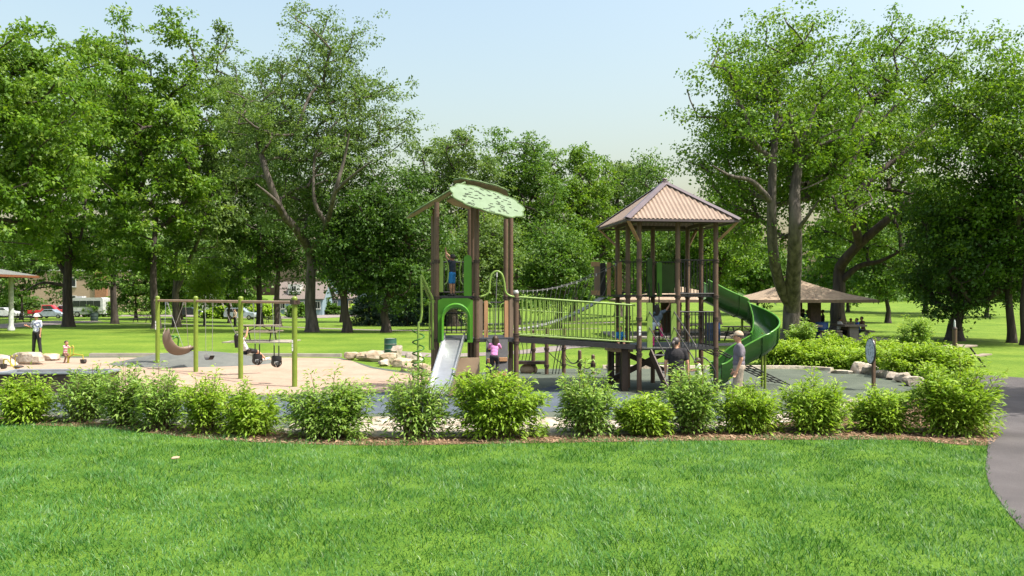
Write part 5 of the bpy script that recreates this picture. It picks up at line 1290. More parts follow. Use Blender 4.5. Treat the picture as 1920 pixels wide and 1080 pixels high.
def person(label, loc, yaw, H, pose, look, hd=1.0, wide=1.0, vox=None, hair='short', hat=None, group=None, lookyaw=0.0, fine=True, toe=None, nod=0.0):
    """pose overrides joints (units of H, x right, y forward, z up); yaw turns +y (facing) from world +Y towards -X"""
    J = {k: V(*v) for k, v in {**BASE, **pose}.items()}
    root = thing('person', label, 'person', loc, group)
    loc = np.asarray(loc, float); R = rotz(yaw)
    prims = []; mb = MB()
    names = []
    def mi(m):
        if m not in names: names.append(m)
        return names.index(m)
    def cap(a, b, ra, rb, m):
        a = np.asarray(a, float) * H; b = np.asarray(b, float) * H; capsule(mb, a, b, ra * H, rb * H); prims.append((a, b, ra * H, rb * H, mi(m)))
    def ell(c, r, B, m):
        c = np.asarray(c, float) * H; r = np.asarray(r, float) * H; mb.sph(c, r, 14, 10, B); prims.append((c, r, B, None, mi(m)))
    sh = look['shirt']; pa = look['pants']; sk = look.get('skin', 'skin'); fo = look.get('shoe', 'shoe_dark'); sl = look.get('sleeve', .75); leg = look.get('leg', 1.0); boot = look.get('boot')
    spine = nrm(J['neck'] - J['pelvis']); rt_ = nrm(J['shR'] - J['shL']); rt_ = nrm(rt_ - spine * (rt_ @ spine)); fw_ = np.cross(spine, rt_) * 1.0
    B = np.column_stack([rt_, fw_, spine])
    ell(J['chest'] + spine * .01, (.098 * wide, .066 * wide, .115), B, sh)
    ell((J['belly'] * .6 + J['chest'] * .4), (.088 * wide, .066 * wide, .10), B, sh)
    ell(J['belly'] - spine * .02, (.086 * wide, .067 * wide, .075), B, sh)
    hipr = nrm(J['hiR'] - J['hiL']); hipu = nrm(spine - hipr * (spine @ hipr)); BH = np.column_stack([hipr, np.cross(hipu, hipr), hipu])
    ell(J['pelvis'] - hipu * .005, (.088 * wide, .070 * wide, .065), BH, pa)
    cap(J['shL'] + rt_ * .02, J['shR'] - rt_ * .02, .04, .04, sh)
    cap(J['neck'] - spine * .03, J['neck'] + (J['head'] - J['neck']) * .6, .032 * (1 + .1 * (hd - 1)), .029, sk)
    for s in 'LR':
        a, b, c = J['sh' + s], J['el' + s], J['wr' + s]
        m_ = a + (b - a) * sl
        if sl < 1: cap(a, m_, .037 * wide ** .5, .033 * wide ** .5, sh); cap(m_, b, .026 * wide ** .4, .023, sk); cap(b, c, .023, .0165, sk)
        else: cap(a, b, .036, .028, sh); cap(b, b + (c - b) * .92, .027, .021, sh); cap(b + (c - b) * .9, c, .016, .016, sk)
        # hand with five fingers
        hdv = look.get('hand' + s); d = nrm(np.asarray(hdv, float)) if hdv is not None else nrm(c - b)
        pn = nrm(np.cross(d, (0, 0, 1) if abs(d[2]) < .8 else (0, 1, 0))); sd = np.cross(pn, d)
        if abs(d[2]) > .6: sd = V(0, 1, 0) - d * d[1]; sd = nrm(sd); pn = np.cross(sd, d)
        ell(c + d * .028, (.021, .0105, .03), np.column_stack([sd, pn, d]), sk)
        curl = pn * (1 if s == 'L' else -1)
        if fine:
            for k, (o_, l) in enumerate(((.0155, .040), (.0055, .046), (-.0045, .043), (-.0145, .034))):
                f0 = c + d * .050 + sd * o_; f1 = f0 + nrm(d + curl * .25) * l * .55; f2 = f1 + nrm(d + curl * .95) * l * .5
                cap(f0, f1, .0056, .0052, sk); cap(f1, f2, .0052, .0046, sk)
            t0 = c + d * .014 + sd * .017; t1 = t0 + nrm(sd * .85 + d * .55 + curl * .2) * .024; cap(t0, t1, .0068, .006, sk); cap(t1, t1 + nrm(d + sd * .15 + curl * .4) * .02, .006, .005, sk)
        a, b, c = J['hi' + s], J['kn' + s], J['an' + s]
        wl = wide ** .6
        if leg >= 1: cap(a, b, .060 * wl, .044 * wl, pa); cap(b, b + (c - b) * .96, .043 * wl, .034 * wl, pa)
        else:
            m_ = a + (b - a) * leg * 1.9 if leg <= .5 else b + (c - b) * (leg - .5) * 2
            if leg <= .5: cap(a, m_, .060 * wl, .054 * wl, pa); cap(m_, b, .046, .037, sk); cap(b, b + (c - b) * .35, .036, .034, sk); cap(b + (c - b) * .35, c, .034, .022, sk)
            else: cap(a, b, .060 * wl, .048 * wl, pa); cap(b, m_, .047 * wl, .043 * wl, pa); cap(m_, c, .032, .022, sk)
        fd = V(0, 1, 0) if toe is None else np.asarray(toe, float)
        if ('toe' + s) in look: fd = np.asarray(look['toe' + s], float)
        shin = nrm(c - b); fd = nrm(fd - shin * (fd @ shin) * .6)
        if boot: cap(b + (c - b) * .35, c, .037, .032, boot)
        fo_ = boot or fo
        heel = c + shin * .028 - fd * .02; cap(heel, c + shin * .032 + fd * .085, .026, .022, fo_); cap(c, heel, .026, .028, fo_)
    # head
    hs = hd; hc = J['head']; hy = rotz(lookyaw)
    HB = B if abs(spine[2]) < .75 else np.eye(3)
    HB = HB @ hy
    if nod:
        cn, sn = math.cos(nod), math.sin(nod); HB = HB @ np.array([[1, 0, 0], [0, cn, -sn], [0, sn, cn]])
    hl = lambda x, y, z: hc + HB @ V(x, y, z) * hs
    ell(hl(0, -.006, .012), np.array((.046, .056, .054)) * hs, HB, sk); ell(hl(0, .012, -.022), np.array((.038, .044, .046)) * hs, HB, sk)
    ell(hl(0, .022, -.052), np.array((.022, .022, .017)) * hs, HB, sk)
    cap(hl(0, .052, .006), hl(0, .064, -.014), .006 * hs, .0095 * hs, sk)
    for s in (-1, 1): ell(hl(s * .046, -.004, -.004), np.array((.006, .012, .018)) * hs, HB, sk)
    mb.v = [v for v in mb.v]
    tmp = mb.mesh('body'); ob = bpy.data.objects.new('tmp_body', tmp); COL.objects.link(ob)
    vx = vox or max(.007, H * .0062)
    rm = ob.modifiers.new('r', 'REMESH'); rm.mode = 'VOXEL'; rm.voxel_size = vx; rm.use_smooth_shade = True
    sm = ob.modifiers.new('s', 'SMOOTH'); sm.factor = .5; sm.iterations = 2
    dg = bpy.context.evaluated_depsgraph_get(); me = bpy.data.meshes.new_from_object(ob.evaluated_get(dg)); bpy.data.objects.remove(ob)
    me.name = 'body'
    nf = len(me.polygons); ce = np.empty(nf * 3); me.polygons.foreach_get('center', ce); ce = ce.reshape(-1, 3)
    best = np.full(nf, 1e9); idx = np.zeros(nf, int)
    for pr in prims:
        if pr[3] is None:
            c, r, Bm, _, m_ = pr; q = (ce - c) @ Bm; d = (np.linalg.norm(q / r, axis=1) - 1) * r.min()
        else:
            a, b, ra, rb, m_ = pr; ab = b - a; t = np.clip((ce - a) @ ab / (ab @ ab + 1e-12), 0, 1); d = np.linalg.norm(ce - a - t[:, None] * ab, axis=1) - (ra + (rb - ra) * t)
        k = d < best; best[k] = d[k]; idx[k] = m_
    co = np.empty(len(me.vertices) * 3); me.vertices.foreach_get('co', co); co = co.reshape(-1, 3) @ R.T
    me.vertices.foreach_set('co', co.astype(np.float32).ravel())
    me.materials.clear()
    for m_ in names: me.materials.append(M[m_])
    me.polygons.foreach_set('material_index', idx.astype(np.int32)); me.polygons.foreach_set('use_smooth', [True] * nf); me.update()
    link('body', me, names, root)
    wp = lambda p: loc + R @ (np.asarray(p, float) * H); WB = R @ HB
    def hw(x, y, z): return wp(hl(x, y, z))
    # eyes and mouth
    if fine:
        for s in (-1, 1):
            m2 = MB(); m2.sph(hw(s * .018, .046, .004), np.array((.006, .004, .0042)) * hs * H, 8, 6, WB); m2.build('eye', 'hair_black', root, smooth=60)
        m2 = MB(); m2.sph(hw(0, .054, -.036), np.array((.013, .004, .0035)) * hs * H, 8, 6, WB); m2.build('mouth', 'lip', root, smooth=60)
    hm = look.get('hairmat', 'hair_black')
    if hair and hair != 'none':
        m2 = MB(); m2.sph((0, 0, 0), 1.0, 18, 14); v = m2.v[0]; sx = np.array((.0525, .0625, .0605)) * hs
        keepf = []
        for f in m2.f:
            c_ = v[list(f)].mean(0)
            low = -.45 if hair == 'short' else -.75
            if c_[1] > .30 and c_[2] < .52: continue
            if c_[1] > -.1 and c_[2] < -.12: continue
            if c_[2] < low: continue
            keepf.append(f)
        m3 = MB(); m3.add(np.array([wp(hc + HB @ ((p * sx) + V(0, -.008, .014) * hs)) for p in v]), keepf); m3.build('hair', hm, root, smooth=70)
    if hair == 'pony':
        m3 = MB(); q = [hw(0, -.055, .01), hw(0, -.085, -.01), hw(0, -.085, -.05), hw(0, -.07, -.1)]; m3.tube(smooth_poly(q, 4, False), np.array([.016, .019, .022, .022, .023, .023, .022, .021, .019, .016, .012, .008, .004]) * H * hs * 1.25, 8); m3.build('ponytail', hm, root, smooth=60)
    if hair in ('long', 'hang'):
        m3 = MB(); gdn = V(0, 0, -1)
        for k in range(9):
            a_ = math.radians(-160 + 160 * k / 8 + 0) - 0 ; x, y = math.cos(a_) * .046, math.sin(a_) * .05
            p0 = hw(x, y, .015)
            if hair == 'long': q = [p0, hw(x * 1.1, y * 1.15, -.06), hw(x * .95, y * 1.0 - .012, -.135)]
            else: q = [p0, p0 + V(0, 0, -.10 * H), p0 + V(.02, 0, -.27 * H)]
            m3.tube(smooth_poly(q, 4, False), np.linspace(.02, .012, 9) * H * hs, 7)
        m3.build('long_hair', hm, root, smooth=60)
    if hat == 'cap':
        m3 = MB(); m3.sph((0, 0, 0), 1.0, 18, 12); v = m3.v[0]; kf = [f for f in m3.f if v[list(f)].mean(0)[2] > -.02]
        sx = np.array((.056, .066, .060)) * hs; m4 = MB(); m4.add(np.array([wp(hc + HB @ (p * sx + V(0, -.004, .024) * hs)) for p in v]), kf); c_ = m4.build('cap', 'cap_tan', root, smooth=60)
        poly = [(.05 * math.cos(a), .04 + .072 * math.sin(a)) for a in np.linspace(0, math.pi, 11)]
        m4 = MB(); m4.prism([(x * hs * H, y * hs * H) for x, y in poly], hw(0, 0, .03), WB @ V(1, 0, 0), WB @ nrm(V(0, 1, -.12)), WB @ V(0, .12, 1), .006 * H); m4.build('brim', 'cap_tan', c_, fixn=True)
    if hat == 'sun':
        m4 = MB(); m4.lathe([(.09 * hs * H, .0), (.062 * hs * H, .012 * H), (.056 * hs * H, .05 * H), (.03 * hs * H, .068 * H), (.0001, .07 * H)], hw(0, -.004, .022), 16); m4.build('hat', 'cloth_white', root, smooth=50)
    return root

# man in cap, facing left, near the tower
person('man in tan cap, grey T-shirt and khaki trousers standing right of the tower', gd(1386, 18.5), math.radians(90 - 12), 1.75,
       dict(elL=(-.125, -.02, .64), wrL=(-.115, .04, .485), elR=(.13, -.03, .64), wrR=(.12, .05, .49), anL=(-.055, .07, .045), knL=(-.05, .045, .285), anR=(.055, -.08, .05), knR=(.05, 0, .285)),
       dict(shirt='cloth_heather', pants='cloth_khaki', shoe='shoe_white', sleeve=.7, hairmat='hair_grey'), wide=1.2, hat='cap', hair='short', vox=.0095)
person('woman in black T-shirt and dark trousers with tied back hair at the stair foot', gd(1268, 18.45), math.radians(-8), 1.62,
       dict(elL=(-.15, -.01, .635), wrL=(-.15, .03, .49), elR=(.155, -.01, .635), wrR=(.165, .01, .49), shL=(-.112, 0, .80), shR=(.112, 0, .80)),
       dict(shirt='cloth_black', pants='cloth_maroon', skin='skin', sleeve=.62, hairmat='hair_grey'), wide=1.32, hair='pony', lookyaw=math.radians(-35), vox=.0095)
person('toddler in pale green top reaching for the bent grab bar', gd(1311, 20.3), math.radians(75), 1.0,
       dict(neck=(0, .03, .80), head=(0, .05, .90), chest=(0, .02, .70), elL=(-.12, .1, .68), wrL=(-.09, .22, .66), elR=(.12, .1, .69), wrR=(.08, .2, .68)),
       dict(shirt='cloth_lime', pants='cloth_navy', sleeve=.5, leg=.5, hairmat='hair_brown', shoe='shoe_white', handL=(0, 1, 0), handR=(0, 1, 0)), hd=1.35, hair='short', vox=.008)
# girl climbing inside the tower: left foot on deck, right knee raised, right arm up
person('girl in grey T-shirt, pale shorts and pink boots climbing inside the square tower', P2(.60, .42, ZD), math.radians(8), 1.2,
       dict(pelvis=(-.03, 0, .50), belly=(-.005, .01, .56), chest=(.06, .02, .66), neck=(.085, .03, .765), head=(.03, .05, .85), hiL=(-.08, 0, .48), hiR=(.02, 0, .50), shL=(-.02, .02, .75), shR=(.17, .02, .76),
            elR=(.27, .05, .82), wrR=(.35, .08, .93), elL=(-.03, .14, .66), wrL=(.06, .24, .68), knR=(.15, .14, .46), anR=(.165, .10, .25), knL=(-.065, .03, .25), anL=(-.08, -.02, .05)),
       dict(shirt='cloth_slate', pants='cloth_paleblue', skin='skin_tan', sleeve=.55, leg=.2, boot='boot_pink', hairmat='hair_black', handR=(.1, 0, 1), toeR=(.6, .8, 0), toeL=(0, 1, 0)), hd=1.22, hair='long', vox=.008)
person('boy in dark vest and blue shorts reaching up on the high left deck', W(.42, .35, ZU), math.radians(60), 1.1,
       dict(head=(0, .0, .90), neck=(0, -.01, .82), elL=(-.13, .08, .93), wrL=(-.07, .13, 1.07), elR=(.13, .1, .90), wrR=(.06, .2, 1.02)),
       dict(shirt='cloth_navy', pants='cloth_royal', skin='skin_tan', sleeve=.2, leg=.42, hairmat='hair_black', shoe='shoe_dark', handL=(0, .3, 1), handR=(0, .4, 1)), hd=1.25, hair='short', vox=.008)
person('girl in pink T-shirt climbing the plank ramp of the leaf roofed tower', W(1.38, -.80, .52), math.radians(-6), 1.06,
       dict(pelvis=(0, .04, .50), belly=(.0, .06, .57), chest=(0, .10, .69), neck=(0, .13, .80), head=(.02, .15, .895), shL=(-.105, .12, .775), shR=(.105, .12, .775), elL=(-.15, .2, .68), wrL=(-.12, .30, .74), elR=(.14, .22, .68), wrR=(.08, .32, .72),
            hiL=(-.048, .04, .49), hiR=(.048, .04, .49), knR=(.07, .16, .33), anR=(.07, .10, .18), knL=(-.05, .06, .27), anL=(-.055, -.02, .06)),
       dict(shirt='cloth_pink', pants='cloth_black', skin='skin_tan', sleeve=.7, leg=1.0, hairmat='hair_brown', shoe='shoe_dark', handL=(0, 1, .3), handR=(0, 1, .3)), hd=1.3, hair='long', vox=.008)
# child in blue sitting behind the rails
person('child in bright blue top sitting at the back of the square tower deck', P2(-.36, .62, ZD), math.radians(180), 1.0,
       dict(pelvis=(0, 0, .07), belly=(0, .01, .14), chest=(0, .02, .26), neck=(0, .03, .37), head=(0, .05, .46), shL=(-.1, .02, .345), shR=(.1, .02, .345), elL=(-.13, .08, .2), wrL=(-.09, .18, .16), elR=(.13, .08, .2), wrR=(.09, .18, .16),
            hiL=(-.05, 0, .06), hiR=(.05, 0, .06), knL=(-.09, .2, .17), knR=(.09, .2, .17), anL=(-.07, .3, .03), anR=(.07, .3, .03)),
       dict(shirt='cloth_royal', pants='cloth_brown', skin='skin_tan', sleeve=.8, leg=1, hairmat='hair_black'), hd=1.3, hair='short', vox=.009)
# girl on the swing: faces BF, leaning back, arms up to the chains
yawS = math.atan2(-BF[0], BF[1]); pel = SMID - SD * .05
def swing_local(p):   # world to person units
    return tuple(rotz(-yawS) @ (np.asarray(p) - np.array(swing_base)) / 1.35)
swing_base = V(SMID[0], SMID[1], 0.0); SP = swing_local
pz = pel + ZZ * .06; bk = nrm(-BF * .55 + ZZ * .83)
def rel(f, z, s=0.0): return SP(pz + BF * f + ZZ * z + SAX * s)
sgn = 1 if (rotz(-yawS) @ SAX)[0] > 0 else -1
arm = lambda k, e: rel(*e, s=k * sgn)
girl = dict(pelvis=rel(0, 0), belly=rel(-.05, .07), chest=rel(-.15, .22), neck=rel(-.235, .35), head=rel(-.32, .43), shL=rel(-.21, .32, -.13 * sgn), shR=rel(-.21, .32, .13 * sgn),
            elL=rel(-.13, .46, -.21 * sgn), wrL=rel(-.09, .62, -.20 * sgn), elR=rel(-.13, .46, .21 * sgn), wrR=rel(-.09, .62, .20 * sgn),
            hiL=rel(.02, -.01, -.07 * sgn), hiR=rel(.02, -.01, .07 * sgn), knL=rel(.33, -.08, -.07 * sgn), knR=rel(.33, -.06, .07 * sgn), anL=rel(.60, -.33, -.06 * sgn), anR=rel(.62, -.31, .06 * sgn))
person('girl with long black hair leaning far back on the belt swing', swing_base, yawS, 1.35, girl,
       dict(shirt='cloth_white', pants='cloth_black', skin='skin', sleeve=.5, leg=.42, hairmat='hair_black', shoe='shoe_white', handL=(0, .2, 1), handR=(0, .2, 1)), hd=1.15, hair='hang', vox=.0095)
# man at left, facing the camera, right arm raised
person('man in white printed shirt and black trousers standing behind the boulders at the left', gd(69, 35.6), math.radians(180 - 12), 1.72,
       dict(elR=(.16, .0, .655), wrR=(.19, .12, .70), elL=(-.14, .02, .64), wrL=(-.15, .05, .49), knL=(-.085, .01, .285), anL=(-.115, 0, .045), knR=(.075, .01, .285), anR=(.10, 0, .045), hiL=(-.055, 0, .52), hiR=(.055, 0, .52)),
       dict(shirt='cloth_print', pants='cloth_black', skin='skin_tan', sleeve=.8, hairmat='hair_grey'), wide=1.12, hat='sun', hair='short', vox=.012)
person('toddler in red and white striped shirt sitting on the yellow sand digger', gd(122, 30.2), math.radians(-90 - 20), .92,
       dict(pelvis=(0, 0, .42), belly=(0, .01, .49), chest=(0, .03, .62), neck=(0, .05, .735), head=(0, .08, .835), shL=(-.105, .04, .70), shR=(.105, .04, .70), elL=(-.12, .16, .62), wrL=(-.08, .30, .64), elR=(.12, .16, .62), wrR=(.08, .30, .64),
            hiL=(-.05, 0, .41), hiR=(.05, 0, .41), knL=(-.08, .15, .3), knR=(.08, .15, .3), anL=(-.08, .05, .05), anR=(.08, .06, .05)),
       dict(shirt='cloth_stripe', pants='cloth_brown', skin='skin_tan', sleeve=.5, leg=1, hairmat='hair_brown', shoe='shoe_dark', handL=(0, 1, .2), handR=(0, 1, .2)), hd=1.4, hair='short', vox=.009)
# far people
FAR = dict(fine=False, vox=.02)
person('person in pale top and dark trousers standing far off beside the silver car', gd(441, 74), math.radians(150), 1.68, dict(elL=(-.13, .08, .64), wrL=(-.08, .14, .56)), dict(shirt='cap_tan', pants='cloth_black', sleeve=.8), **FAR)
SHD = 47.5
person('person in black standing under the picnic shelter right of the pillar', gd(1543, 48.5), math.radians(70), 1.68, dict(elL=(-.14, .1, .66), wrL=(-.1, .24, .6)), dict(shirt='cloth_black', pants='cloth_navy', skin='skin_deep', sleeve=.9), **FAR)
person('person in teal shirt standing under the shelter left of the pillar', gd(1514, 49), math.radians(120), 1.66, {}, dict(shirt='cloth_teal', pants='cloth_navy', skin='skin_deep', sleeve=.6), **FAR)
person('person in dark clothes standing beside the grey tree trunk under the shelter', gd(1506, 50), math.radians(-90), 1.7, {}, dict(shirt='cloth_black', pants='cloth_black', skin='skin_deep', sleeve=.9), **FAR)
SIT = dict(pelvis=(0, 0, .30), belly=(0, .01, .37), chest=(0, .03, .49), neck=(0, .05, .60), head=(0, .07, .69), shL=(-.105, .04, .575), shR=(.105, .04, .575), elL=(-.13, .12, .44), wrL=(-.08, .25, .44), elR=(.13, .12, .44), wrR=(.08, .25, .44),
           hiL=(-.05, 0, .29), hiR=(.05, 0, .29), knL=(-.06, .24, .28), knR=(.06, .24, .28), anL=(-.06, .22, .05), anR=(.06, .22, .05))
person('seated person in white shirt and black hat at the concrete table', gd(1572, 46.6), math.radians(-85), 1.68, SIT, dict(shirt='cloth_white', pants='cloth_black', skin='skin_deep', sleeve=1.0), **FAR)
person('seated person in pale top behind the concrete table', gd(1594, 47.9), math.radians(180), 1.55, SIT, dict(shirt='cap_tan', pants='cloth_brown', skin='skin_deep', sleeve=.6, hairmat='hair_brown'), **FAR)
person('seated person in bright blue shirt at the right of the concrete table', gd(1610, 46.3), math.radians(85), 1.62, SIT, dict(shirt='cloth_blue', pants='cloth_navy', skin='skin_tan', sleeve=.7), **FAR)
person('seated person in brown shirt behind the one in blue at the table', gd(1619, 47.3), math.radians(95), 1.7, SIT, dict(shirt='cloth_brown', pants='cloth_navy', skin='skin_tan', sleeve=.7, hairmat='hair_brown'), **FAR)
# ------------------------------------------------------------------ sand toys, drums, tables, sign, lamp post
st = thing('sand_table', 'long dark brown raised sand table with a grey rim at the left', 'sand table', gnd(105, 733))
c = gnd(112, 733); L, Wd, h = 2.75, .8, .53; Rr_ = rotz(.05)
mb = MB(); mb.box(c + Rr_ @ V(0, -Wd / 2, h / 2 - .02), (L, .05, h - .04), Rr_); mb.build('front_panel', 'table_side', st)
mb = MB(); mb.box(c + Rr_ @ V(0, Wd / 2, h / 2 - .02), (L, .05, h - .04), Rr_); mb.build('rear_panel', 'table_side', st)
for s in (-1, 1):
    mb = MB(); mb.box(c + Rr_ @ V(s * (L / 2 - .03), 0, h / 2 - .02), (.05, Wd - .06, h - .04), Rr_); mb.build('end_panel', 'table_side', st)
mb = MB()
for s in (-1, 1): mb.box(c + Rr_ @ V(0, s * Wd / 2, h - .005), (L + .1, .16, .05), Rr_)
for s in (-1, 1): mb.box(c + Rr_ @ V(s * (L / 2 - .02), 0, h - .006), (.14, Wd - .17, .05), Rr_)
mb.build('rim', 'table_rim', st)
mb = MB(); mb.box(c + Rr_ @ V(0, 0, h - .14), (L - .1, Wd - .1, .05), Rr_); mb.build('sand_fill', 'sand', st)

def digger(label, base, yaw, s=1.0, raised=False):
    t = thing('sand_digger', label, 'sand digger', base, 'yellow sand diggers'); base = np.asarray(base, float); R = rotz(yaw); w = lambda x, y, z: base + R @ V(x, y, z) * s
    mb = MB(); mb.cyl(w(0, 0, -.02), w(0, 0, .30), .035, 10); mb.build('pedestal', 'yellow_metal', t, smooth=40)
    mb = MB(); mb.sph(w(0, -.18, .36), (.15, .15, .04), 12, 8); mb.build('seat', 'shoe_dark', t, smooth=60)
    mb = MB(); mb.tube([w(0, -.2, .31), w(0, .12, .31), w(0, .32, .42)], .025, 8); mb.build('frame', 'yellow_metal', t, smooth=40)
    for sg in (-1, 1):
        mb = MB(); mb.tube(smooth_poly([w(sg * .08, .2, .34), w(sg * .09, .22, .7), w(sg * .09, .14, .78), w(sg * .09, .08, .74)], 4, False), .016, 8); mb.build('lever', 'yellow_metal', t, smooth=50)
    z = .62 if raised else .40
    mb = MB(); mb.tube([w(0, .3, .42), w(0, .62, z), w(0, .86, z - .02)], .022, 8); mb.build('boom', 'yellow_metal', t, smooth=40)
    mb = MB(); mb.tube([w(0, .86, z - .02), w(0, .88, z - .22)], .02, 8); mb.build('arm', 'yellow_metal', t, smooth=40)
    mb = MB(); mb.prism([(-.09, 0), (.09, 0), (.11, -.1), (.03, -.17), (-.08, -.12)], w(0, .88, z - .2), R @ V(0, 1, 0), ZZ, R @ V(1, 0, 0), .15 * s); mb.build('bucket', 'shoe_dark', t, fixn=True)
    return t
digger('yellow sand digger ridden by the striped toddler', gd(128, 30.2), math.radians(-90 - 20), .85)
digger('empty yellow sand digger with tall levers at the left picture edge', gd(30, 25.6), math.radians(60), .82, True)

def drum(label, p, r, h, m, bands=True, group=None):
    t = thing('drum', label, 'drum', p, group); p = np.asarray(p, float)
    prof = [(r * .97, 0), (r, .01)]
    for f in (.33, .66): prof += [(r, h * f - .03), (r * 1.035, h * f), (r, h * f + .03)]
    prof += [(r, h - .02), (r * 1.03, h - .01), (r * 1.03, h), (r * .95, h), (r * .93, h - .05)]
    mb = MB(); mb.lathe(prof, p, 24); mb.build('barrel', m, t, smooth=35)
    if bands:
        for f in (.33, .66):
            mb = MB(); mb.lathe([(r * 1.03, -.012), (r * 1.045, -.01), (r * 1.045, .01), (r * 1.03, .012)], p + ZZ * h * f, 24); mb.build('hoop', 'galv', t, smooth=40)
    mb = MB(); mb.lathe([(r * .93, 0), (r * .93, .02), (r * .3, .05), (.0001, .055)], p + ZZ * (h - .035), 24); mb.build('lid', 'galv' if bands else m, t, smooth=40)
drum('dark green steel drum with pale hoops standing on the lawn edge', gnd(732, 664), .27, .68, 'drum_green')
drum('blue plastic drum beside the shelter pillar', gd(1541, 46), .36, 1.0, 'drum_blue', False, 'blue drums at the shelters')
drum('blue plastic drum seen through the right side of the square tower', gd(1338, 45), .36, 1.0, 'drum_blue', False, 'blue drums at the shelters')
drum('dark litter bin on the lawn in front of the white bus', gnd(177, 602), .42, 1.0, 'can_dark', False)

def picnic_table(label, base, yaw, m='wood_grey', leg='wood_dark', s=1.0, name='picnic_table'):
    t = thing(name, label, 'picnic table', base, 'picnic tables on the lawn'); base = np.asarray(base, float); R = rotz(yaw); w = lambda x, y, z: base + R @ V(x, y, z) * s
    for k in range(4):
        mb = MB(); mb.box(w(0, -.285 + .19 * k, .74), V(1.9, .17, .045) * s, R); mb.build('table_plank', m, t)
    for sg in (-1, 1):
        for k in (0, 1):
            mb = MB(); mb.box(w(0, sg * (.62 + .15 * k), .45), V(1.9, .135, .045) * s, R); mb.build('bench_plank', m, t)
    for sg in (-1, 1):
        for y0, y1 in ((.2, .72), (-.2, -.72)):
            mb = MB(); mb.beam(w(sg * .62, y0, .72), w(sg * .62, y1, 0), .05 * s, .05 * s); mb.build('leg', leg, t)
        mb = MB(); mb.beam(w(sg * .62 + .03, -.75, .41), w(sg * .62 + .03, .75, .41), .04 * s, .06 * s); mb.build('bench_bearer', leg, t)
        mb = MB(); mb.beam(w(sg * .6, 0, .42), w(sg * .1, 0, .70), .035 * s, .035 * s); mb.build('strut', leg, t)
    return t
mb = MB(); mb.box(gd(492, 44) + V(0, 0, .02), (3.6, 2.4, .06)); tag(mb.build('concrete_pad', 'concrete'), 'concrete pad under the picnic table behind the swings', kind='structure')
picnic_table('grey picnic table on a concrete pad behind the bucket swings', gd(487, 44) + V(0, 0, .05), .08, s=1.15)
picnic_table('dark picnic table in the shade left of the swing set', gnd(266, 605), .1, 'wood_dark', s=1.15)
picnic_table('dark picnic table beside the pavilion column at the left', gnd(50, 605), .05, 'wood_dark', s=1.25)
picnic_table('dark picnic table between two tree trunks near the houses', gnd(512, 606), .1, 'wood_dark', s=1.1)
picnic_table('picnic table partly hidden behind the brown lamp post', gnd(1795, 688), .75, s=1.0)
picnic_table('dark picnic table under the second shelter seen beside the slide', gd(1392, 44.5), .2, 'wood_dark', s=1.1)
picnic_table('dark picnic table behind the square tower stairs', gd(1300, 47), .1, 'wood_dark', s=1.1)

# oval sign
g = gnd(1638, 732); sg_ = thing('park_sign', 'oval pale blue sign edge on, mounted on a brown post', 'sign', g)
mb = MB(); mb.box(g + ZZ * .68, (.075, .075, 1.40), rotz(.3)); mb.build('post', 'post_brown', sg_)
sn = nrm(V(-.995, -.02, 0)); sx = np.cross(ZZ, sn); oc = g + ZZ * 1.06 + V(-.05, .07, 0)
ov_ = [(math.cos(a), math.sin(a)) for a in np.linspace(0, 2 * math.pi, 40, endpoint=False)]
mb = MB(); mb.prism([(a * .28, b * .36) for a, b in ov_], oc, sx, ZZ, sn, .03); pl = mb.build('sign_board', 'sign_edge', sg_, fixn=True)
mb = MB(); mb.prism([(a * .25, b * .33) for a, b in ov_], oc + sn * .017, sx, ZZ, sn, .006); mb.build('sign_face', 'sign_face', pl, fixn=True)
mb = MB(); mb.prism([(a * .25, b * .33) for a, b in ov_], oc - sn * .017, sx, ZZ, sn, .006); mb.build('sign_back', 'sign_back', pl, fixn=True)
# lamp post
g = gnd(1790, 694); lp = thing('lamp_post', 'brown bollard post with a slim pale tip by the right picnic table', 'post', g)
mb = MB(); mb.cyl(g - ZZ * .02, g + ZZ * 1.42, .075, 14); mb.build('post', 'post_brown', lp, smooth=40)
mb = MB(); mb.lathe([(.08, 0), (.08, .04), (.055, .07), (.045, .09)], g + ZZ * 1.4, 14); mb.build('collar', 'brown_dark', lp, smooth=40)
mb = MB(); mb.lathe([(.035, 0), (.03, .18), (.012, .24), (.0001, .25)], g + ZZ * 1.48, 12); mb.build('tip', 'column_grey', lp, smooth=40)
# pale scrap on the front lawn
g = gnd(329, 869); mb = MB(); mb.prism([(-.06, -.02), (-.02, -.035), (.05, -.03), (.065, .01), (.02, .035), (-.05, .03)], g + ZZ * .09, nrm(V(1, 0, .1)), nrm(V(0, 1, .35)), nrm(V(-.1, -.35, 1)), .012)
tag(mb.build('dry_leaf', 'pallet_bag', fixn=True, loc=g), 'small curled tan leaf lying on the front lawn', 'leaf')

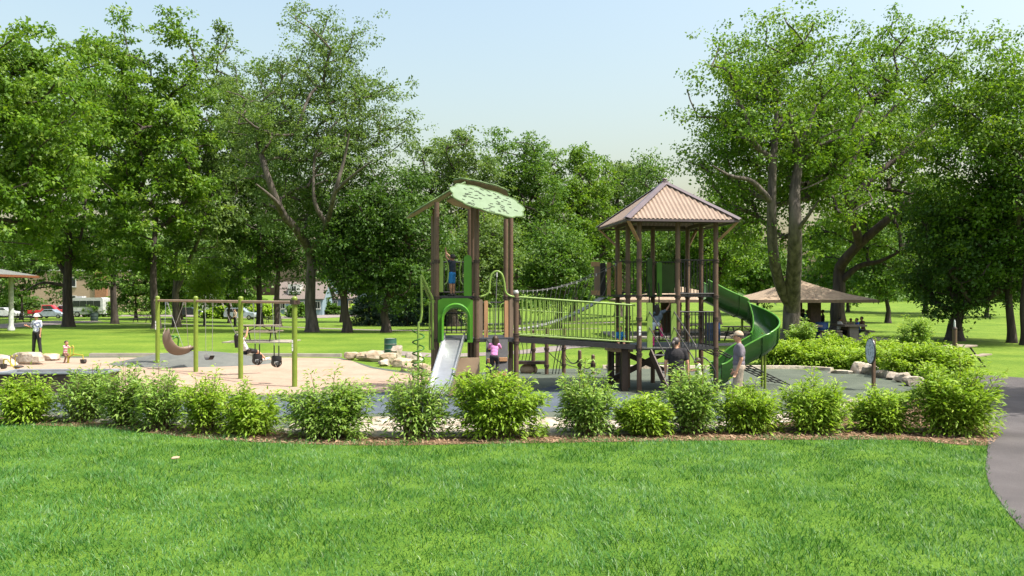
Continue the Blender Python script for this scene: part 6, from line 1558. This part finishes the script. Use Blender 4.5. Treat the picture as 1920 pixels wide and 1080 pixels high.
# ------------------------------------------------------------------ shelters and pavilion
def hip_shelter(label, c, wx, wy, ze, za, yaw, roofm, fasc, pill, pillars, ridge=0.0):
    c = np.asarray(c, float); t = thing('picnic_shelter', label, 'shelter', c); R = rotz(yaw); w = lambda x, y, z: c + R @ V(x, y, z)
    cr = [(-wx, -wy), (wx, -wy), (wx, wy), (-wx, wy)]; tp = [(-ridge, 0), (ridge, 0)] if ridge else [(0, 0)]
    # slightly dished roof faces in two pitches
    mb = MB(); rings = [[w(x, y, ze) for x, y in cr], [w(x * .62, y * .62, ze + (za - ze) * .30) for x, y in cr], [w(x * .3, y * .3, ze + (za - ze) * .64) for x, y in cr], [w(x * .012, y * .012, za) for x, y in cr]]
    vs = np.vstack(rings); fs = [(i * 4 + j, i * 4 + (j + 1) % 4, (i + 1) * 4 + (j + 1) % 4, (i + 1) * 4 + j) for i in range(3) for j in range(4)] + [(12, 13, 14, 15)]
    mb.add(vs, fs); mb.build('roof', roofm, t)
    mb = MB(); mb.add(np.vstack([[w(x * .985, y * .985, ze - .02) for x, y in cr]]), [(3, 2, 1, 0)]); mb.build('soffit', fasc, t)
    for i in range(4):
        a, b = w(*cr[i], ze - .075), w(*cr[(i + 1) % 4], ze - .075); d = nrm(b - a); mb = MB(); mb.beam(a - d * .02, b - d * .06, .05, .17); mb.build('fascia', fasc, t)
    for x, y, q in pillars:
        mb = MB(); p = w(x, y, 0)
        if isinstance(q, tuple): mb.box(p + ZZ * (ze - .06) / 2, (q[0], q[1], ze - .06), R); mb.build('pillar', pill, t)
        else:
            mb.lathe([(q * 1.5, 0), (q * 1.5, .12), (q * 1.1, .3), (q, .4), (q, ze - .12)], p, 16); mb.build('column', pill, t, smooth=40)
    return t
sc_ = V(17.5, 49, 0); sc_[2] = gz(sc_[0], sc_[1])
sl_m = MB(); sl_m.box(V(sc_[0], sc_[1] - .3, .03), (8.2, 7.6, .1)); tag(sl_m.build('shelter_slab', 'concrete'), 'concrete slab under the right picnic shelter', kind='structure')
hip_shelter('tan hip roofed picnic shelter on a brown pillar at the right', sc_, 3.5, 3.2, 2.28, 3.5, .02, 'shingle', 'fascia_tan', 'pillar_brown', [(.5, -1.3, (.62, .5)), (.5, 1.6, (.62, .5))])
s2 = gd(1276, 51)
sl_m = MB(); sl_m.box(V(s2[0], s2[1] - .3, .04), (9.4, 7.6, .1)); tag(sl_m.build('shelter_slab', 'concrete'), 'concrete slab under the shelter behind the square tower', kind='structure')
hip_shelter('second tan hip roofed shelter seen behind the square tower', s2, 4.1, 3.2, 2.28, 3.1, .02, 'shingle', 'fascia_tan', 'pillar_brown', [(-.6, -1.3, (.62, .5)), (-.6, 1.6, (.62, .5))])
def concrete_table(label, base, yaw):
    t = thing('concrete_table', label, 'table', base, 'concrete tables under the shelter'); base = np.asarray(base, float); R = rotz(yaw); w = lambda x, y, z: base + R @ V(x, y, z)
    mb = MB(); mb.box(w(0, 0, .74), (1.25, 1.9, .11), R); mb.build('table_top', 'wood_grey', t)
    for y in (-.6, .6):
        mb = MB(); mb.box(w(0, y, .345), (.5, .22, .68), R); mb.build('leg', 'concrete', t)
    for x in (-.92, .92):
        mb = MB(); mb.box(w(x, 0, .42), (.34, 1.8, .08), R); mb.build('bench', 'wood_grey', t)
        for y in (-.55, .55):
            mb = MB(); mb.beam(w(x * .96, y, .38), w(x * .62, y, .08), .14, .16); mb.build('bench_leg', 'concrete', t)
concrete_table('concrete table with people seated round it under the shelter', gd(1592, 46.4) + V(0, 0, .08), 0.0)
concrete_table('empty concrete table left of the shelter pillar', gd(1508, 45.8) + V(0, 0, .08), .1)
# left pavilion: only its corner shows
hip_shelter('grey roofed pavilion with red brown fascia cut by the left picture edge', gd(-160, 56), 6.1, 4.4, 4.05, 5.9, .0, 'shingle_grey', 'fascia_red', 'column_grey', [(4.75, -3.2, .17), (4.75, 3.2, .17), (-4.2, -2.4, .17), (-4.2, 2.6, .17)])

# ------------------------------------------------------------------ houses
def box_house(t, c, R, x0, x1, y0, y1, h, m):
    w = lambda x, y, z: c + R @ V(x, y, z); mb = MB(); mb.box(w((x0 + x1) / 2, (y0 + y1) / 2, h / 2 - .3), (x1 - x0, y1 - y0, h + .6), R); return mb.build('wall', m, t)
def gable(t, c, R, x0, x1, y0, y1, h, rise, m, gm, axis='x', ovh=.4):
    w = lambda x, y, z: c + R @ V(x, y, z)
    if axis == 'x':
        ym = (y0 + y1) / 2
        for sg, ye in ((-1, y0), (1, y1)):
            k = rise / (ym - y0); e = ye + sg * ovh; ze = h - k * ovh
            a, b = w(x0 - ovh, e, ze), w(x1 + ovh, e, ze); d1, d0 = w(x1 + ovh, ym, h + rise), w(x0 - ovh, ym, h + rise)
            n = nrm(np.cross(b - a, d0 - a)); n = n if n[2] > 0 else -n
            mb = MB(); mb.add([a, b, d1, d0, a + n * .16, b + n * .16, d1 + n * .16, d0 + n * .16], [(0, 1, 2, 3), (4, 5, 6, 7), (0, 1, 5, 4), (1, 2, 6, 5), (2, 3, 7, 6), (3, 0, 4, 7)]); mb.build('roof', m, t, fixn=True)
        for x in (x0 + .02, x1 - .02): mb = MB(); mb.prism([(y0, h), (y1, h), (ym, h + rise)], w(x, 0, 0), R @ V(0, 1, 0), ZZ, R @ V(1, 0, 0), .1); mb.build('gable', gm, t, fixn=True)
    else:
        xm = (x0 + x1) / 2
        for sg, xe in ((-1, x0), (1, x1)):
            k = rise / (xm - x0); e = xe + sg * ovh; ze = h - k * ovh
            a, b = w(e, y0 - ovh, ze), w(e, y1 + ovh, ze); d1, d0 = w(xm, y1 + ovh, h + rise), w(xm, y0 - ovh, h + rise)
            n = nrm(np.cross(b - a, d0 - a)); n = n if n[2] > 0 else -n
            mb = MB(); mb.add([a, b, d1, d0, a + n * .16, b + n * .16, d1 + n * .16, d0 + n * .16], [(0, 1, 2, 3), (4, 5, 6, 7), (0, 1, 5, 4), (1, 2, 6, 5), (2, 3, 7, 6), (3, 0, 4, 7)]); mb.build('roof', m, t, fixn=True)
        for y in (y0 + .02, y1 - .02): mb = MB(); mb.prism([(x0, h), (x1, h), (xm, h + rise)], w(0, y, 0), R @ V(1, 0, 0), ZZ, R @ V(0, 1, 0), .1); mb.build('gable', gm, t, fixn=True)
def window(t, c, R, x, y, z, ww, hh, trim='house_white', bars=1):
    w = lambda a, b, d: c + R @ V(a, b, d)
    o = MB(); 
    for dx in (-ww / 2, ww / 2): o.box(w(x + dx, y - .06, z), (.14, .12, hh + .14), R)
    for dz in (-hh / 2, hh / 2): o.box(w(x, y - .055, z + dz), (ww - .14, .12, .14), R)
    for k in range(bars): o.box(w(x - ww / 2 + ww * (k + 1) / (bars + 1), y - .05, z), (.07, .09, hh - .14), R)
    f = o.build('window', trim, t)
    mb = MB(); mb.box(w(x, y - .03, z), (ww - .1, .04, hh - .1), R); mb.build('pane', 'glass_dark', f)
    mb = MB(); mb.box(w(x, y - .1, z - hh / 2 - .1), (ww + .3, .2, .06), R); mb.build('sill', trim, f)
# blue house with white windowed porch
c = gd(628, 158); hb = thing('house', 'blue house with a white windowed porch behind the dark tree trunk', 'house', c); R = np.eye(3)
box_house(hb, c, R, -3.6, 5.0, .0, 8, 5.6, 'house_blue'); gable(hb, c, R, -3.6, 5.0, 0, 8, 5.6, 3.0, 'roof_house', 'house_blue', 'y')
mb = MB(); mb.box(c + V(1.2, -1.2, 1.3), (6.0, 2.3, 3.2)); mb.build('porch', 'house_blue', hb)
mb = MB(); a = c; mb.add([a + V(-2.2, -2.7, 2.9), a + V(4.6, -2.7, 2.9), a + V(4.6, .0, 3.75), a + V(-2.2, .0, 3.75), a + V(-2.2, -2.7, 3.05), a + V(4.6, -2.7, 3.05), a + V(4.6, .0, 3.9), a + V(-2.2, .0, 3.9)], [(0, 1, 2, 3), (4, 5, 6, 7), (0, 1, 5, 4), (1, 2, 6, 5), (2, 3, 7, 6), (3, 0, 4, 7)]); mb.build('porch_roof', 'roof_house', hb, fixn=True)
for x in (-1.2, -.3, .6): window(hb, c, R, x, -2.36, 1.9, .8, 1.3)
for x in (3.6,): window(hb, c, R, x, -2.36, 1.9, .7, 1.3, 'cream_trim')
mb = MB(); mb.box(c + V(2.5, -2.38, 1.25), (.95, .1, 2.2)); d_ = mb.build('door', 'cream_trim', hb)
mb = MB(); mb.box(c + V(2.5, -2.45, 1.45), (.5, .06, 1.3)); mb.build('pane', 'glass_dark', d_)
for x in (-.6, 1.6, 3.4): window(hb, c, R, x, -.01, 4.7, 1.1, 1.3)
for x in (-1.85, 4.25): mb = MB(); mb.box(c + V(x, -2.4, 1.4), (.16, .16, 3.0)); mb.build('corner_board', 'house_white', hb)
mb = MB(); mb.box(c + V(-3.6, -.06, 2.7), (.2, .14, 5.7)); mb.build('corner_board', 'house_white', hb)
for k in range(4): mb = MB(); mb.box(c + V(2.6, -2.6 - .3 * k, .35 - .2 * k), (1.5, .32, .2)); mb.build('porch_step', 'cream_trim', hb)
# pale blue gabled house
c = gd(548, 146); h2 = thing('house', 'pale blue house with a brown gabled roof left of the sunlit trunk', 'house', c)
box_house(h2, c, R, -3.0, 5.5, 0, 8, 3.0, 'house_teal'); gable(h2, c, R, -3.0, 5.5, 0, 8, 3.0, 2.9, 'roof_house', 'house_teal', 'x')
mb = MB(); mb.box(c + V(.2, 1.6, 4.6), (2.2, 2.4, 1.8)); mb.build('dormer', 'house_white', h2); window(h2, c, R, .2, .36, 4.7, .9, 1.0)
for x in (-1.8, .2, 1.7, 3.2, 4.6): window(h2, c, R, x, -.01, 1.7, 1.0, 1.3)
mb = MB(); mb.box(c + V(1.0, -1.4, .3), (3.4, 2.4, 1.0)); mb.build('porch', 'house_white', h2)
# white house far behind
c = gd(415, 168); h3 = thing('house', 'white house gable glimpsed through leaves above the swing beam', 'house', c)
box_house(h3, c, R, -4, 4, 0, 8, 3.0, 'house_white'); gable(h3, c, R, -4, 4, 0, 8, 3.0, 3.0, 'roof_house', 'house_white', 'y')
window(h3, c, R, -2, -.01, 1.7, 1.1, 1.3); window(h3, c, R, 2, -.01, 1.7, 1.1, 1.3); window(h3, c, R, 0, -.04, 4.3, .9, 1.0)
# tan block at the left
c = gd(105, 150); h4 = thing('building', 'tan block building behind the parked cars at the left', 'building', c)
box_house(h4, c, R, -15, 13, 0, 10, 8.0, 'house_tan'); mb = MB(); mb.box(c + V(-1, 5, 7.85), (28.8, 10.8, .35)); mb.build('parapet', 'house_white', h4)
mb = MB(); mb.box(c + V(8.6, -.2, 3.8), (2.2, .5, 7.6)); mb.build('brick_pier', 'house_brick', h4)
for x in (-12, 3):
    for z in (2.2, 5.6): window(h4, c, R, x, -.01, z, 1.5, 1.7)

# ------------------------------------------------------------------ vehicles
def wheel(t, p, r, w, ydir):
    mb = MB(); a = np.asarray(p, float); mb.tube([a - ydir * w / 2, a - ydir * w * .35, a + ydir * w * .35, a + ydir * w / 2], [r * .9, r, r, r * .9], 18); o = mb.build('wheel', 'tyre', t, smooth=40)
    mb = MB(); mb.cyl(a - ydir * (w / 2 + .01), a + ydir * (w / 2 + .01), r * .58, 14); mb.build('rim', 'galv', o, smooth=40)
def car(label, base, yaw, m, style='sedan', s=1.0):
    t = thing('parked_car', label, 'car', base, 'cars parked along the street'); base = np.asarray(base, float); R = rotz(yaw); w = lambda x, y, z: base + R @ V(x, y, z) * s
    L = 2.25
    if style == 'sedan': prof = [(-L, .35), (-L - .03, .62), (-L + .12, .88), (-1.45, .95), (-.95, 1.42), (.35, 1.45), (1.05, .98), (L - .25, .86), (L, .62), (L - .02, .35)]; gl = [(-1.28, .99), (-.88, 1.36), (.3, 1.38), (.86, 1.0)]
    elif style == 'suv': prof = [(-L, .4), (-L - .02, .8), (-L + .06, 1.05), (-1.95, 1.66), (.35, 1.7), (1.0, 1.1), (L - .2, 1.0), (L, .75), (L - .02, .4)]; gl = [(-1.85, 1.1), (-1.78, 1.56), (.28, 1.6), (.78, 1.12)]
    else: prof = [(-2.6, .45), (-2.62, .98), (-.75, 1.0), (-.7, 1.72), (.55, 1.75), (1.15, 1.12), (2.45, 1.02), (2.55, .7), (2.5, .42)]; gl = [(-.6, 1.12), (-.6, 1.62), (.5, 1.64), (.92, 1.14)]
    hw_ = .88; N = len(prof); vs = []
    for y, k in ((-hw_, 0), (-hw_ * .96, 1), (hw_ * .96, 1), (hw_, 0)):
        for x, z in prof:
            inset = .10 if (z > 1.05) else 0.0
            yy = np.sign(y) * (abs(y) - inset * 1.6); vs.append(w(x * (1.0 if k else .985), yy, z if k == 0 else z + .015))
    fs = [tuple(range(N)), tuple(3 * N + i for i in range(N - 1, -1, -1))] + [(r * N + i, r * N + (i + 1) % N, (r + 1) * N + (i + 1) % N, (r + 1) * N + i) for r in range(3) for i in range(N)]
    mb = MB(); mb.add(vs, fs); mb.build('body', m, t, smooth=30, fixn=True)
    for sg in (-1, 1):
        half = (gl[0][0] + gl[3][0]) / 2
        for poly in ([gl[0], gl[1], ((gl[1][0] + gl[2][0]) / 2 - .04, gl[1][1] + .01), (half - .02, gl[0][1])], [(half + .06, gl[0][1]), ((gl[1][0] + gl[2][0]) / 2 + .04, gl[1][1] + .01), gl[2], gl[3]]):
            mb = MB(); mb.prism([(a * s, b * s) for a, b in poly], w(0, sg * (hw_ - .10), 0), R @ V(1, 0, 0), ZZ, R @ V(0, 1, 0), .09 * s); mb.build('side_window', 'glass_dark', t, fixn=True)
        for x in (-1.38, 1.42) if style != 'pickup' else (-1.6, 1.55): wheel(t, w(x, sg * (hw_ - .08), .33), .33 * s, .22 * s, R @ V(0, 1, 0))
        mb = MB(); mb.box(w(prof[-2][0] - .03, sg * .62, .74), (.1, .3, .14), R); mb.build('headlight', 'lamp_clear', t)
        mb = MB(); mb.box(w(prof[1][0] + .03, sg * .66, .8), (.1, .26, .16), R); mb.build('tail_light', 'lamp_red', t)
    mb = MB(); mb.beam(w(gl[3][0] + .06, 0, gl[3][1] + .02), w(gl[2][0] + .12, 0, gl[2][1] + .01), 1.3 * s, .03, ZZ); mb.build('windscreen', 'glass_dark', t)
    return t
car('silver blue parked car behind the third swing post', gd(452, 117), .0, 'car_silver', 'suv')
car('dark parked car seen behind the young tree', gd(358, 120), .0, 'car_black', 'sedan')
car('dark blue parked car left of the silver one', gd(412, 121), math.pi, 'car_blue', 'sedan')
car('red parked pickup truck left of the dark trunked tree', gd(92, 118), .15, 'car_red', 'pickup')
car('white parked pickup next to the red one', gd(121, 120), math.pi - .1, 'car_white', 'suv')
car('silver parked car in front of the red truck', gd(98, 110), .0, 'car_silver', 'sedan', .85)
car('white parked car at the left picture edge behind the pavilion column', gd(8, 112), .0, 'car_white', 'sedan')
c = gd(171, 117); bs = thing('bus', 'white shuttle bus with a dark window band behind the litter bin', 'bus', c); w = lambda x, y, z: c + V(x, y, z)
prof = [(-2.25, .4), (-2.3, 1.4), (-2.25, 2.55), (-2.05, 2.8), (1.95, 2.85), (2.2, 2.7), (2.25, 1.5), (2.3, .45)]
mb = MB(); mb.prism(prof, c, V(1, 0, 0), ZZ, V(0, 1, 0), 2.1); mb.build('body', 'car_white', bs, fixn=True)
for k in range(4):
    mb = MB(); mb.box(w(-1.6 + k * 1.0, -1.06, 1.95), (.94, .05, .85)); mb.build('side_window', 'glass_dark', bs)
mb = MB(); mb.box(w(-2.5, -.2, 1.0), (.7, 1.7, 1.0)); mb.build('bonnet', 'car_white', bs)
for x in (-1.5, 1.3):
    for y in (-.95, .95): wheel(bs, w(x, y, .42), .42, .26, V(0, 1, 0))
mb = MB(); mb.box(w(0, -1.065, .85), (4.3, .03, .08)); mb.build('side_stripe', 'table_rim', bs)
mb = MB(); mb.box(w(-1.5, 0, 2.93), (.9, 1.2, .22)); mb.build('roof_unit', 'car_white', bs)
